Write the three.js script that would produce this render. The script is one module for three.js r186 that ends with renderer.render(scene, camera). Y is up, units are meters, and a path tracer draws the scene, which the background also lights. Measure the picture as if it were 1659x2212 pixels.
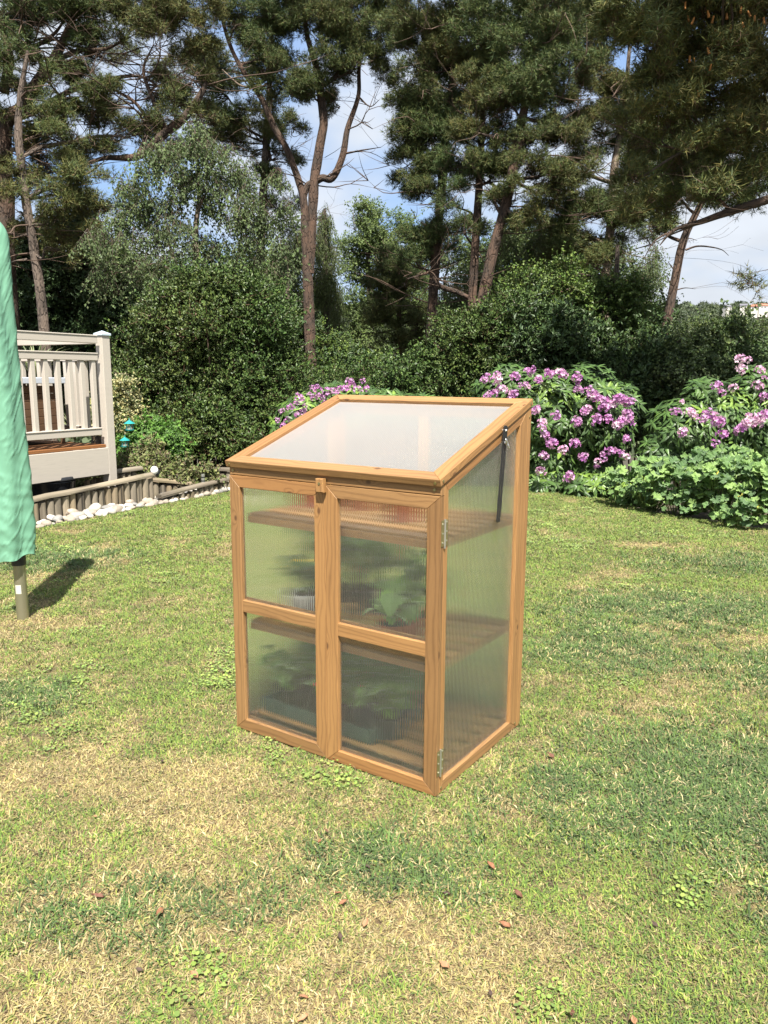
import * as THREE from 'three';
import { mergeGeometries, mergeVertices } from 'three/addons/utils/BufferGeometryUtils.js';
import { RoundedBoxGeometry } from 'three/addons/geometries/RoundedBoxGeometry.js';

// ---------------------------------------------------------------- camera, sky, sun, exposure
const scene = new THREE.Scene();
const EYE = 1.2, PITCH = 9.97 * Math.PI / 180, ROLL = 0.30 * Math.PI / 180, FOC = 1661;
const camera = new THREE.PerspectiveCamera(2 * Math.atan(1106 / FOC) * 180 / Math.PI, 0.75, 0.05, 3000);
camera.position.set(0, EYE, 0);
camera.rotation.order = 'YXZ';
camera.rotation.set(-PITCH, 0, ROLL);
scene.add(camera);
const renderer = new THREE.WebGLRenderer({ antialias: true });
renderer.toneMapping = THREE.LinearToneMapping;
renderer.toneMappingExposure = 2.6;
renderer.shadowMap.enabled = true;
const SUN_EL = 58 * Math.PI / 180, SUN_AZ = 6.5 * Math.PI / 180;       // behind the camera, a little to the right
const toSun = new THREE.Vector3(Math.sin(SUN_AZ) * Math.cos(SUN_EL), Math.sin(SUN_EL), Math.cos(SUN_AZ) * Math.cos(SUN_EL));
const sun = new THREE.DirectionalLight(new THREE.Color().setRGB(1, 0.945, 0.86), 5.0);
sun.position.copy(toSun).multiplyScalar(60);
sun.castShadow = true;
sun.shadow.mapSize.set(4096, 4096);
Object.assign(sun.shadow.camera, { left: -25, right: 25, top: 25, bottom: -25, near: 1, far: 140 });
scene.add(sun);

// ---------------------------------------------------------------- numbers: random, noise
function rng(seed) {
  let a = seed >>> 0;
  return () => { a = (a + 0x6D2B79F5) | 0; let t = Math.imul(a ^ (a >>> 15), 1 | a); t = (t + Math.imul(t ^ (t >>> 7), 61 | t)) ^ t; return ((t ^ (t >>> 14)) >>> 0) / 4294967296; };
}
const R = rng(20240611);
const rr = (a, b, r = R) => a + (b - a) * r();
const gauss = (r = R) => (r() + r() + r() + r() - 2) * 0.87;
const pick = (a, r = R) => a[Math.floor(r() * a.length)];
const clamp = (x, a = 0, b = 1) => Math.min(b, Math.max(a, x));
const smooth = (a, b, x) => { const t = clamp((x - a) / (b - a)); return t * t * (3 - 2 * t); };
const mix = (a, b, t) => a + (b - a) * t;
const h2 = (x, y) => { let n = Math.imul(x | 0, 374761393) + Math.imul(y | 0, 668265263) | 0; n = Math.imul(n ^ (n >>> 13), 1274126177); return ((n ^ (n >>> 16)) >>> 0) / 4294967296; };
function vn(x, y) {
  const i = Math.floor(x), j = Math.floor(y), f = x - i, g = y - j, u = f * f * (3 - 2 * f), v = g * g * (3 - 2 * g);
  return mix(mix(h2(i, j), h2(i + 1, j), u), mix(h2(i, j + 1), h2(i + 1, j + 1), u), v);
}
function pvn(x, y, px, py) {                                              // value noise that repeats
  const m = (a, b) => ((a % b) + b) % b;
  const i = Math.floor(x), j = Math.floor(y), f = x - i, g = y - j, u = f * f * (3 - 2 * f), v = g * g * (3 - 2 * g);
  const i0 = m(i, px), i1 = m(i + 1, px), j0 = m(j, py), j1 = m(j + 1, py);
  return mix(mix(h2(i0, j0), h2(i1, j0), u), mix(h2(i0, j1), h2(i1, j1), u), v);
}
const fbm = (x, y, o = 4) => { let s = 0, a = 0.5, n = 0; for (let k = 0; k < o; k++) { s += a * vn(x, y); n += a; x = x * 2.03 + 17.1; y = y * 2.03 + 9.7; a *= 0.5; } return s / n; };
const V = (x, y, z) => new THREE.Vector3(x, y, z);
const C = (r, g, b) => new THREE.Color().setRGB(r, g, b);

// where a point of the picture lies at a given depth (metres in front of the lens), or on the level y
function ray(u, v) {
  const xr = (u - 829.5) / FOC, yr = -(v - 1106) / FOC, c = Math.cos(ROLL), s = Math.sin(ROLL), x = xr * c - yr * s, y = xr * s + yr * c, cp = Math.cos(PITCH), sp = Math.sin(PITCH);
  return V(x, y * cp - sp, -y * sp - cp);
}
const at = (u, v, depth) => { const d = ray(u, v); return d.multiplyScalar(depth / -d.z).add(V(0, EYE, 0)); };
const onY = (u, v, y = 0) => { const d = ray(u, v); return d.multiplyScalar((y - EYE) / d.y).add(V(0, EYE, 0)); };

// ---------------------------------------------------------------- sky: broken white cloud over pale blue
{
  const w = 2048, h = 1024, data = new Float32Array(w * h * 4);
  for (let j = 0; j < h; j++) for (let i = 0; i < w; i++) {
    const el = ((j + 0.5) / h - 0.5) * Math.PI, az = ((i + 0.5) / w - 0.5) * 2 * Math.PI;
    const y = Math.max(0, Math.sin(el)), cx = Math.cos(el) * Math.cos(az), cz = Math.cos(el) * Math.sin(az);
    const k = 1 / (y + 0.22), t = Math.pow(1 - y, 3);
    const n = fbm(cx * k * 1.5 + 3.3, cz * k * 1.5 + 8.1, 6), n2 = fbm(cx * k * 4.2 + 31, cz * k * 4.2 + 11, 5);
    const cover = smooth(0.20, 0.50, n * 0.8 + n2 * 0.22);
    const body = 0.80 + 0.26 * n2 + 0.10 * smooth(0.5, 0.75, n);
    const blue = [mix(0.075, 0.22, t), mix(0.155, 0.33, t), mix(0.335, 0.46, t)], s = 0.365;
    const o = (j * w + i) * 4;
    data[o] = mix(blue[0], s * 0.90 * body, cover); data[o + 1] = mix(blue[1], s * 0.965 * body, cover); data[o + 2] = mix(blue[2], s * 1.06 * body, cover); data[o + 3] = 1;
  }
  const sky = new THREE.DataTexture(data, w, h, THREE.RGBAFormat, THREE.FloatType);
  sky.mapping = THREE.EquirectangularReflectionMapping; sky.magFilter = THREE.LinearFilter; sky.needsUpdate = true;
  scene.background = sky; scene.environment = sky;
}

// ---------------------------------------------------------------- building helpers
const used = new Map();
function numbered(name) { const n = used.get(name) || 0; used.set(name, n + 1); return n ? `${name}_${String(n).padStart(3, '0')}` : name; }
function tag(o, label, category, group) { o.userData.label = label; o.userData.category = category; if (group) o.userData.group = group; return o; }
function thing(name, label, category, pos = null, group = null) {
  const g = new THREE.Group(); g.name = numbered(name); if (pos) g.position.copy(pos); scene.add(g); return tag(g, label, category, group);
}
function mesh(name, geo, mat, parent, top = false) {
  const m = new THREE.Mesh(geo, mat); m.name = top ? numbered(name) : name; m.castShadow = m.receiveShadow = true; (parent || scene).add(m); return m;
}
function structure(name, geo, mat) { const m = mesh(name, geo, mat, scene, true); m.userData.kind = 'structure'; return m; }
function instances(name, geo, mat, list, parent) {                        // list of [Matrix4, Color]
  if (!list.length) return null;
  const m = new THREE.InstancedMesh(geo, mat, list.length);
  list.forEach(([x, c], i) => { m.setMatrixAt(i, x); m.setColorAt(i, c); });
  m.name = parent ? name : numbered(name); m.castShadow = m.receiveShadow = true; m.userData.kind = 'stuff'; (parent || scene).add(m); return m;
}
// triangles collected by hand, flat or with their own normals
class Tris {
  constructor() { this.p = []; this.c = []; this.u = []; }
  tri(a, b, c, col) { for (const v of [a, b, c]) { this.p.push(v.x, v.y, v.z); if (col) this.c.push(col.r, col.g, col.b); } return this; }
  geo() {
    const g = new THREE.BufferGeometry();
    g.setAttribute('position', new THREE.Float32BufferAttribute(this.p, 3));
    if (this.c.length) g.setAttribute('color', new THREE.Float32BufferAttribute(this.c, 3));
    g.computeVertexNormals(); return g;
  }
}
// a tapered, bent limb: rings round a smooth curve
function limb(points, radii, sides = 8, segs = null, wob = 0, seed = 1) {
  const r = rng(seed * 7919 + 13), curve = new THREE.CatmullRomCurve3(points, false, 'centripetal'), n = segs || Math.max(4, points.length * 4);
  const pos = [], uv = [], idx = [];
  let nrm = null, len = 0, last = null;
  for (let i = 0; i <= n; i++) {
    const t = i / n, p = curve.getPoint(t), tan = curve.getTangent(t).normalize();
    if (!nrm) nrm = V(1, 0, 0).cross(tan).lengthSq() > 0.1 ? V(1, 0, 0) : V(0, 0, 1);
    nrm = nrm.clone().addScaledVector(tan, -nrm.dot(tan)).normalize();
    const bin = tan.clone().cross(nrm);
    if (last) len += p.distanceTo(last); last = p;
    const f = t * (radii.length - 1), k = Math.min(radii.length - 2, Math.floor(f)), rad = mix(radii[k], radii[k + 1], f - k);
    for (let s = 0; s <= sides; s++) {
      const a = s / sides * Math.PI * 2, q = rad * (1 + wob * (vn((s % sides) * 1.7 + seed, len * 5) - 0.5) * 2);
      pos.push(p.x + (Math.cos(a) * nrm.x + Math.sin(a) * bin.x) * q, p.y + (Math.cos(a) * nrm.y + Math.sin(a) * bin.y) * q, p.z + (Math.cos(a) * nrm.z + Math.sin(a) * bin.z) * q);
      uv.push(s / sides * Math.max(0.2, radii[0] * 6.28), len);
    }
  }
  const w = sides + 1;
  for (let i = 0; i < n; i++) for (let s = 0; s < sides; s++) { const a = i * w + s; idx.push(a, a + 1, a + w, a + 1, a + w + 1, a + w); }
  const g = new THREE.BufferGeometry();
  g.setAttribute('position', new THREE.Float32BufferAttribute(pos, 3)); g.setAttribute('uv', new THREE.Float32BufferAttribute(uv, 2)); g.setIndex(idx); g.computeVertexNormals();
  return g;
}
function boxAt(w, h, d, x, y, z, bev = 0.003) { const g = new RoundedBoxGeometry(w, h, d, 1, Math.min(bev, w / 3, h / 3, d / 3)); g.translate(x, y, z); return g; }
// a board of any outline in its own x-y plane, `t` thick along z, edges eased; grain runs along `grain` (x or y, or an angle)
function board(poly, t, grain = 'x', bev = 0.0015, seed = R()) {
  const s = new THREE.Shape(poly.map(([x, y]) => new THREE.Vector2(x, y)));
  const g = new THREE.ExtrudeGeometry(s, { depth: t - 2 * bev, bevelEnabled: true, bevelThickness: bev, bevelSize: bev, bevelOffset: -bev, bevelSegments: 1 });
  g.translate(0, 0, bev);
  const a = grain === 'x' ? 0 : grain === 'y' ? Math.PI / 2 : grain, ca = Math.cos(a), sa = Math.sin(a), p = g.attributes.position, n = g.attributes.normal, uv = g.attributes.uv;
  const ou = seed * 7.31, ov = seed * 3.77;
  for (let i = 0; i < p.count; i++) {
    const x = p.getX(i), y = p.getY(i), z = p.getZ(i), l = x * ca + y * sa, q = -x * sa + y * ca;
    uv.setXY(i, l + ou, (Math.abs(n.getZ(i)) > 0.5 ? q : z + 0.05) / 0.128 + ov);
  }
  return g;
}
const rect = (x0, y0, x1, y1) => [[x0, y0], [x1, y0], [x1, y1], [x0, y1]];
function tex(w, h, f, srgb = false, repeat = true) {
  const d = new Uint8Array(w * h * 4);
  for (let j = 0; j < h; j++) for (let i = 0; i < w; i++) { const c = f(i / w, j / h, i, j), o = (j * w + i) * 4; for (let k = 0; k < 3; k++) d[o + k] = clamp(c[k]) * 255; d[o + 3] = 255; }
  const t = new THREE.DataTexture(d, w, h, THREE.RGBAFormat); t.magFilter = THREE.LinearFilter; t.minFilter = THREE.LinearMipmapLinearFilter; t.generateMipmaps = true;
  if (repeat) t.wrapS = t.wrapT = THREE.RepeatWrapping; if (srgb) t.colorSpace = THREE.SRGBColorSpace; t.needsUpdate = true; return t;
}
const sr = (l) => (l <= 0.0031308 ? 12.92 * l : 1.055 * Math.pow(l, 1 / 2.4) - 0.055);
const lin = (r, g, b) => [sr(r), sr(g), sr(b)];

// ---------------------------------------------------------------- materials
const knots = [[0.12, 0.3, 0.017], [0.63, 0.72, 0.020]];
function woodField(u, v) {                                                // 1 m along, 0.128 m across
  let w = v * 9 + 1.6 * pvn(u * 4, v * 4, 4, 4) + 0.5 * pvn(u * 14, v * 9, 14, 9), knot = 0;
  for (const [ku, kv, kr] of knots) { const du = Math.min(Math.abs(u - ku), 1 - Math.abs(u - ku)), dv = Math.min(Math.abs(v - kv), 1 - Math.abs(v - kv)) * 0.128, d = Math.hypot(du * 0.55, dv); w += 1.9 * Math.exp(-d * d / (kr * kr) * 1.6); knot = Math.max(knot, 1 - smooth(kr * 0.16, kr * 0.42, d)); }
  const ring = 0.5 + 0.5 * Math.sin(w * Math.PI * 2), late = Math.pow(ring, 3), fine = pvn(u * 60, v * 256, 60, 256);
  return { late, fine, knot, blot: pvn(u * 6 + 2, v * 3, 6, 3) };
}
const woodMap = tex(1024, 256, (u, v) => {
  const { late, fine, knot, blot } = woodField(u, v), k = 0.42 * late + 0.30 * (fine - 0.5) + 0.34 * (blot - 0.5);
  const a = [0.285, 0.157, 0.060], b = [0.130, 0.064, 0.023], n = [0.07, 0.030, 0.012], o = a.map((x, i) => mix(mix(x, b[i], clamp(k + 0.1)), n[i], knot * 0.8));
  return lin(...o);
}, true);
const woodBump = tex(1024, 256, (u, v) => { const { late, fine } = woodField(u, v), h = 0.5 + 0.2 * late + 0.3 * (fine - 0.5); return [h, h, h]; });
const timber = new THREE.MeshStandardMaterial({ map: woodMap, bumpMap: woodBump, bumpScale: 0.0006, roughness: 0.62 });
const timberTints = [[1, 1, 1], [1.12, 1.08, 1.0], [0.84, 0.82, 0.8], [1.0, 0.9, 0.8]].map((c) => { const m = timber.clone(); m.color.setRGB(...c); return m; });

const weatherMap = tex(512, 512, (u, v) => {
  const streak = pvn(u * 90, v * 5, 90, 5), s2 = pvn(u * 24, v * 3, 24, 3), blot = pvn(u * 5, v * 5, 5, 5), crack = smooth(0.80, 0.9, pvn(u * 40, v * 2.0, 40, 2)) * 0.75, moss = smooth(0.62, 0.8, pvn(u * 7 + 3, v * 7, 7, 7) * 0.7 + 0.3 * pvn(u * 60, v * 60, 60, 60));
  const k = (0.72 + 0.42 * streak + 0.3 * (s2 - 0.5) + 0.4 * (blot - 0.5)) * (1 - crack);
  return lin(mix(0.185 * k, 0.11, moss * 0.5), mix(0.158 * k, 0.10, moss * 0.5), mix(0.118 * k, 0.06, moss * 0.5));
}, true);
const weatherBump = tex(512, 512, (u, v) => { const h = 0.5 + 0.3 * (pvn(u * 90, v * 5, 90, 5) - 0.5) - 0.4 * smooth(0.80, 0.9, pvn(u * 40, v * 2, 40, 2)); return [h, h, h]; });
const logWood = new THREE.MeshStandardMaterial({ map: weatherMap, bumpMap: weatherBump, bumpScale: 0.004, roughness: 0.9 });
const logTints = [[1, 1, 1], [1.2, 1.18, 1.12], [0.82, 0.8, 0.78], [1.08, 1.0, 0.86]].map((c) => { const m = logWood.clone(); m.color.setRGB(...c); return m; });

const barkF = (u, v) => { const a = pvn(u * 26, v * 9, 26, 9), b = pvn(u * 70, v * 30, 70, 30), c = pvn(u * 6 + 1, v * 4, 6, 4); return { crack: smooth(0.42, 0.2, Math.abs(a - 0.5) * 2 + 0.3 * b), a, b, c }; };
const barkBump = tex(512, 512, (u, v) => { const { crack, b } = barkF(u, v), h = 0.6 - 0.5 * crack + 0.3 * (b - 0.5); return [h, h, h]; });
const barkMap = (hi, lo) => tex(512, 512, (u, v) => { const { crack, b, c } = barkF(u, v), k = clamp(0.25 + 0.7 * c + 0.5 * (b - 0.5)); return lin(...hi.map((x, i) => mix(x, lo[i], k) * (1 - 0.5 * crack))); }, true);
const pineBark = new THREE.MeshStandardMaterial({ map: barkMap([0.115, 0.066, 0.042], [0.05, 0.037, 0.028]), bumpMap: barkBump, bumpScale: 0.02, roughness: 0.95 });
const greyBark = new THREE.MeshStandardMaterial({ map: barkMap([0.17, 0.13, 0.10], [0.065, 0.05, 0.04]), bumpMap: barkBump, bumpScale: 0.02, roughness: 0.95 });
const paleBark = new THREE.MeshStandardMaterial({ map: barkMap([0.30, 0.24, 0.18], [0.12, 0.085, 0.06]), bumpMap: barkBump, bumpScale: 0.012, roughness: 0.9 });
const twigBark = new THREE.MeshStandardMaterial({ color: C(0.085, 0.055, 0.038), roughness: 0.95 });

const leafy = (r, g, b, rough = 0.55, spec = 0.5) => new THREE.MeshPhysicalMaterial({ color: C(r, g, b), roughness: rough, specularIntensity: spec, vertexColors: true, side: THREE.DoubleSide });
const thinLeaf = (k = 0.35) => new THREE.MeshPhysicalMaterial({ color: C(1, 1, 1), roughness: 0.95, transmission: k, thickness: 0, vertexColors: true, side: THREE.DoubleSide });
const needleMat = leafy(1, 1, 1, 0.6, 0.35), glossMat = leafy(1, 1, 1, 0.45, 0.5), softMat = thinLeaf(0.38), bladeMat = thinLeaf(0.25), petalMat = thinLeaf(0.3);
// ---------------------------------------------------------------- ground: lawn, soil, the valley and the hill beyond
const lawnEdge = [[-1.48, -8.32], [-2.02, -7.32], [-2.62, -6.22], [-3.55, -4.5], [-4.4, -2.6], [-5, 1.6], [5, 1.6], [5, -4.1], [3.9, -5.25], [3.12, -6.02], [2.46, -6.9], [2.22, -7.7], [1.75, -8.3], [0.9, -8.55]];
function inLawn(x, z) { let k = false; for (let i = 0, j = lawnEdge.length - 1; i < lawnEdge.length; j = i++) { const [xi, zi] = lawnEdge[i], [xj, zj] = lawnEdge[j]; if ((zi > z) !== (zj > z) && x < (xj - xi) * (z - zi) / (zj - zi) + xi) k = !k; } return k; }
const bump = (x, z) => 0.035 * (fbm(x * 0.9 + 5, z * 0.9 + 2, 3) - 0.5) * smooth(0.55, 1.1, Math.hypot(x + 0.1, z + 2.6));
function hgt(x, z) {
  const b = Math.max(0, -z - 8.6), near = -0.13 * Math.min(b, 22) - 0.07 * Math.max(0, Math.min(b - 22, 120));
  const hill = smooth(180, 640, -z) * (66 + 5 * (fbm(x * 0.006 + 4, z * 0.004, 3) - 0.5) * 2 - 0.012 * Math.abs(x - 300) * 0);
  return near + hill + 0.9 * (fbm(x * 0.05, z * 0.05, 3) - 0.5) * smooth(9, 22, Math.hypot(x, z)) + bump(x, z) * (1 - smooth(9, 12, Math.hypot(x, z)));
}
{
  const xs = [], zs = [];
  for (let x = -12; x <= 12.001; x += 0.4) xs.push(x);
  for (let x = 13, s = 1; x < 900; x += s, s *= 1.16) { xs.push(x); xs.unshift(-x); }
  for (let z = 12; z >= -14.001; z -= 0.4) zs.push(z);
  for (let z = -15, s = 1; z > -1100; z -= s, s *= 1.1) zs.push(z);
  zs.unshift(30, 20);
  const pos = [], uv = [], idx = [];
  for (const z of zs) for (const x of xs) { pos.push(x, hgt(x, z) - 0.05, z); uv.push(x, z); }
  for (let j = 0; j < zs.length - 1; j++) for (let i = 0; i < xs.length - 1; i++) { const a = j * xs.length + i, b = a + xs.length; idx.push(a, a + 1, b, a + 1, b + 1, b); }
  const g = new THREE.BufferGeometry(); g.setAttribute('position', new THREE.Float32BufferAttribute(pos, 3)); g.setAttribute('uv', new THREE.Float32BufferAttribute(uv, 2)); g.setIndex(idx); g.computeVertexNormals();
  const soil = tex(512, 512, (u, v) => { const n = pvn(u * 24, v * 24, 24, 24), f = pvn(u * 128, v * 128, 128, 128), l = smooth(0.55, 0.75, pvn(u * 50 + 3, v * 50, 50, 50)), k = 0.6 + 0.5 * n + 0.5 * (f - 0.5); return lin(mix(0.05, 0.075, l) * k, mix(0.041, 0.062, l) * k, mix(0.026, 0.032, l) * k); }, true);
  soil.repeat.set(0.7, 0.7);
  structure('ground', g, new THREE.MeshStandardMaterial({ map: soil, roughness: 1 }));
}
// how green and how lush the turf is at a place (0 straw .. 1 green; lush = long blue-green grass)
function turf(x, z) {
  const n = fbm(x * 1.5 + 11, z * 1.5 + 3, 3), f = fbm(x * 5.5 + 1, z * 5.5 + 40, 3), big = fbm(x * 0.55 + 8, z * 0.55 + 1, 2);
  const G = (cx, cz, rx, rz) => Math.exp(-(((x - cx) / rx) ** 2 + ((z - cz) / rz) ** 2));
  let lush = 1.25 * G(1.0, -2.15, 0.36, 0.34) + 1.1 * G(1.28, -1.68, 0.24, 0.42) + 0.8 * G(1.15, -1.35, 0.25, 0.2) + 0.9 * G(1.55, -3.9, 0.6, 0.3) + 0.75 * G(1.0, -3.25, 0.35, 0.28) + 0.75 * G(1.7, -3.0, 0.35, 0.22) + 0.7 * G(-1.45, -2.75, 0.3, 0.16) + 0.55 * G(0.0, -1.75, 0.28, 0.14)
    + 0.55 * G(2.3, -4.9, 0.8, 0.3) + 0.5 * G(-0.55, -1.55, 0.25, 0.12) + 0.6 * G(-2.2, -4.9, 0.5, 0.4) + 0.5 * G(0.55, -2.05, 0.25, 0.15);
  lush = clamp(lush * (0.35 + 1.4 * f) - 0.08);
  let green = 0.42 + 1.5 * (n - 0.5) + 2.0 * (f - 0.5) + 0.5 * (big - 0.5) + 0.5 * smooth(-2.2, -4.6, z) + 0.25 * smooth(0.2, 1.1, x) * smooth(-2.9, -2.0, z);
  green -= 0.34 * G(-0.75, -2.1, 0.55, 0.3) + 0.3 * G(0.05, -1.5, 0.35, 0.14) + 0.3 * G(-1.2, -1.5, 0.5, 0.4) + 0.25 * G(-1.9, -3.5, 0.6, 0.35) + 0.6 * G(1.45, -2.75, 0.35, 0.1) + 0.5 * G(1.4, -4.6, 0.2, 0.12) + 0.3 * G(1.9, -5.4, 0.3, 0.1);
  return [clamp(green), lush];
}
{
  // the lawn's own skin: thatch, moss and thin soil under the blades
  const shp = new THREE.Shape(lawnEdge.map(([x, z]) => new THREE.Vector2(x, -z)));
  const step = 0.09, pos = [], uv = [], col = [], idx = [], id = new Map();
  const key = (i, j) => { const k = i * 4096 + j; if (!id.has(k)) { id.set(k, pos.length / 3); const x = -5.1 + i * step, z = -8.6 + j * step, [g, l] = turf(x, z); pos.push(x, hgt(x, z), z); uv.push(x, z); const q = clamp(g * 0.7 + l); col.push(mix(0.86, 0.42, q), mix(0.82, 0.6, q), mix(0.8, 0.5, q)); } return id.get(k); };
  for (let i = 0; i < 113; i++) for (let j = 0; j < 114; j++) { if (inLawn(-5.1 + (i + 0.5) * step, -8.6 + (j + 0.5) * step)) { const a = key(i, j), b = key(i + 1, j), c = key(i, j + 1), d = key(i + 1, j + 1); idx.push(a, c, b, b, c, d); } }
  const g = new THREE.BufferGeometry(); g.setAttribute('position', new THREE.Float32BufferAttribute(pos, 3)); g.setAttribute('uv', new THREE.Float32BufferAttribute(uv, 2)); g.setAttribute('color', new THREE.Float32BufferAttribute(col, 3)); g.setIndex(idx); g.computeVertexNormals();
  const thF = (u, v) => { const a = pvn(u * 140, v * 40, 140, 40), b = pvn(u * 46 + 9, v * 130, 46, 130), c = pvn(u * 20, v * 20, 20, 20), d = pvn(u * 256, v * 256, 256, 256); return { k: 0.42 + 0.42 * Math.max(a, b) + 0.25 * (d - 0.5), c }; };
  const thatch = tex(1024, 1024, (u, v) => { const { k, c } = thF(u, v), dirt = smooth(0.6, 0.85, c); return lin(mix(0.29 * k, 0.11, dirt), mix(0.22 * k, 0.08, dirt), mix(0.10 * k, 0.04, dirt)); }, true);
  const thB = tex(1024, 1024, (u, v) => { const { k } = thF(u, v); return [k, k, k]; });
  thatch.repeat.set(1.6, 1.6); thB.repeat.set(1.6, 1.6);
  structure('lawn', g, new THREE.MeshStandardMaterial({ map: thatch, bumpMap: thB, bumpScale: 0.008, roughness: 1, vertexColors: true }));
}
// ---------------------------------------------------------------- grass blades, in small tufts
function tuft(seed, n, rad, len, lift, cols, wid = 0.0024) {
  const r = rng(seed), T = new Tris();
  for (let k = 0; k < n; k++) {
    const a = r() * 6.283, d = Math.sqrt(r()) * rad, b = V(Math.cos(a) * d, -0.004, Math.sin(a) * d), dir = r() * 6.283, el = mix(lift[0], lift[1], r()), L = mix(len[0], len[1], r() * r() * 0.6 + r() * 0.4), w = wid * mix(0.7, 1.3, r());
    const f = V(Math.cos(dir) * Math.cos(el), Math.sin(el), Math.sin(dir) * Math.cos(el)), droop = V(Math.cos(dir), -0.35 - r() * 0.5, Math.sin(dir)).normalize(), s = V(-Math.sin(dir), mix(-0.5, 0.5, r()), Math.cos(dir)).normalize().multiplyScalar(w);
    const m = b.clone().addScaledVector(f, L * 0.55), tip = m.clone().addScaledVector(f, L * 0.3).addScaledVector(droop, L * 0.22); if (tip.y < 0.002) tip.y = 0.002 + r() * 0.006;
    const c0 = cols[Math.floor(r() * cols.length)], q = mix(0.8, 1.2, r()), c = C(c0[0] * q, c0[1] * q, c0[2] * q);
    const s2 = s.clone().multiplyScalar(0.85);
    T.tri(b.clone().sub(s), b.clone().add(s), m.clone().add(s2), c).tri(b.clone().sub(s), m.clone().add(s2), m.clone().sub(s2), c).tri(m.clone().sub(s2), m.clone().add(s2), tip, c);
  }
  return T.geo();
}
const STRAW = [[0.36, 0.29, 0.135], [0.28, 0.215, 0.092], [0.45, 0.385, 0.205], [0.16, 0.11, 0.05], [0.30, 0.275, 0.095]];
const GREEN = [[0.120, 0.205, 0.028], [0.155, 0.24, 0.030], [0.085, 0.155, 0.024], [0.195, 0.270, 0.036], [0.225, 0.255, 0.05]];
const LUSH = [[0.064, 0.120, 0.027], [0.086, 0.148, 0.034], [0.05, 0.095, 0.022], [0.11, 0.17, 0.044], [0.078, 0.14, 0.024]];
const CLOV = [[0.19, 0.28, 0.04], [0.16, 0.25, 0.045], [0.23, 0.30, 0.06]];
function cloverTuft(seed) {
  const r = rng(seed), T = new Tris();
  for (let k = 0; k < 16; k++) {
    const c = V((r() - 0.5) * 0.07, 0.006 + r() * 0.014, (r() - 0.5) * 0.07), q = pick(CLOV, r), col = C(q[0], q[1], q[2]), a0 = r() * 6.28, R0 = 0.0035 + 0.003 * r(), n = V((r() - 0.5) * 0.8, 1, (r() - 0.5) * 0.8).normalize(), X = n.clone().cross(V(0, 0, 1)).normalize(), Y = n.clone().cross(X);
    const ring = []; for (let s = 0; s < 6; s++) { const a = a0 + s * 1.047; ring.push(c.clone().addScaledVector(X, Math.cos(a) * R0).addScaledVector(Y, Math.sin(a) * R0)); }
    for (let s = 0; s < 6; s++) T.tri(c, ring[s], ring[(s + 1) % 6], col);
  }
  return T.geo();
}
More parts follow.
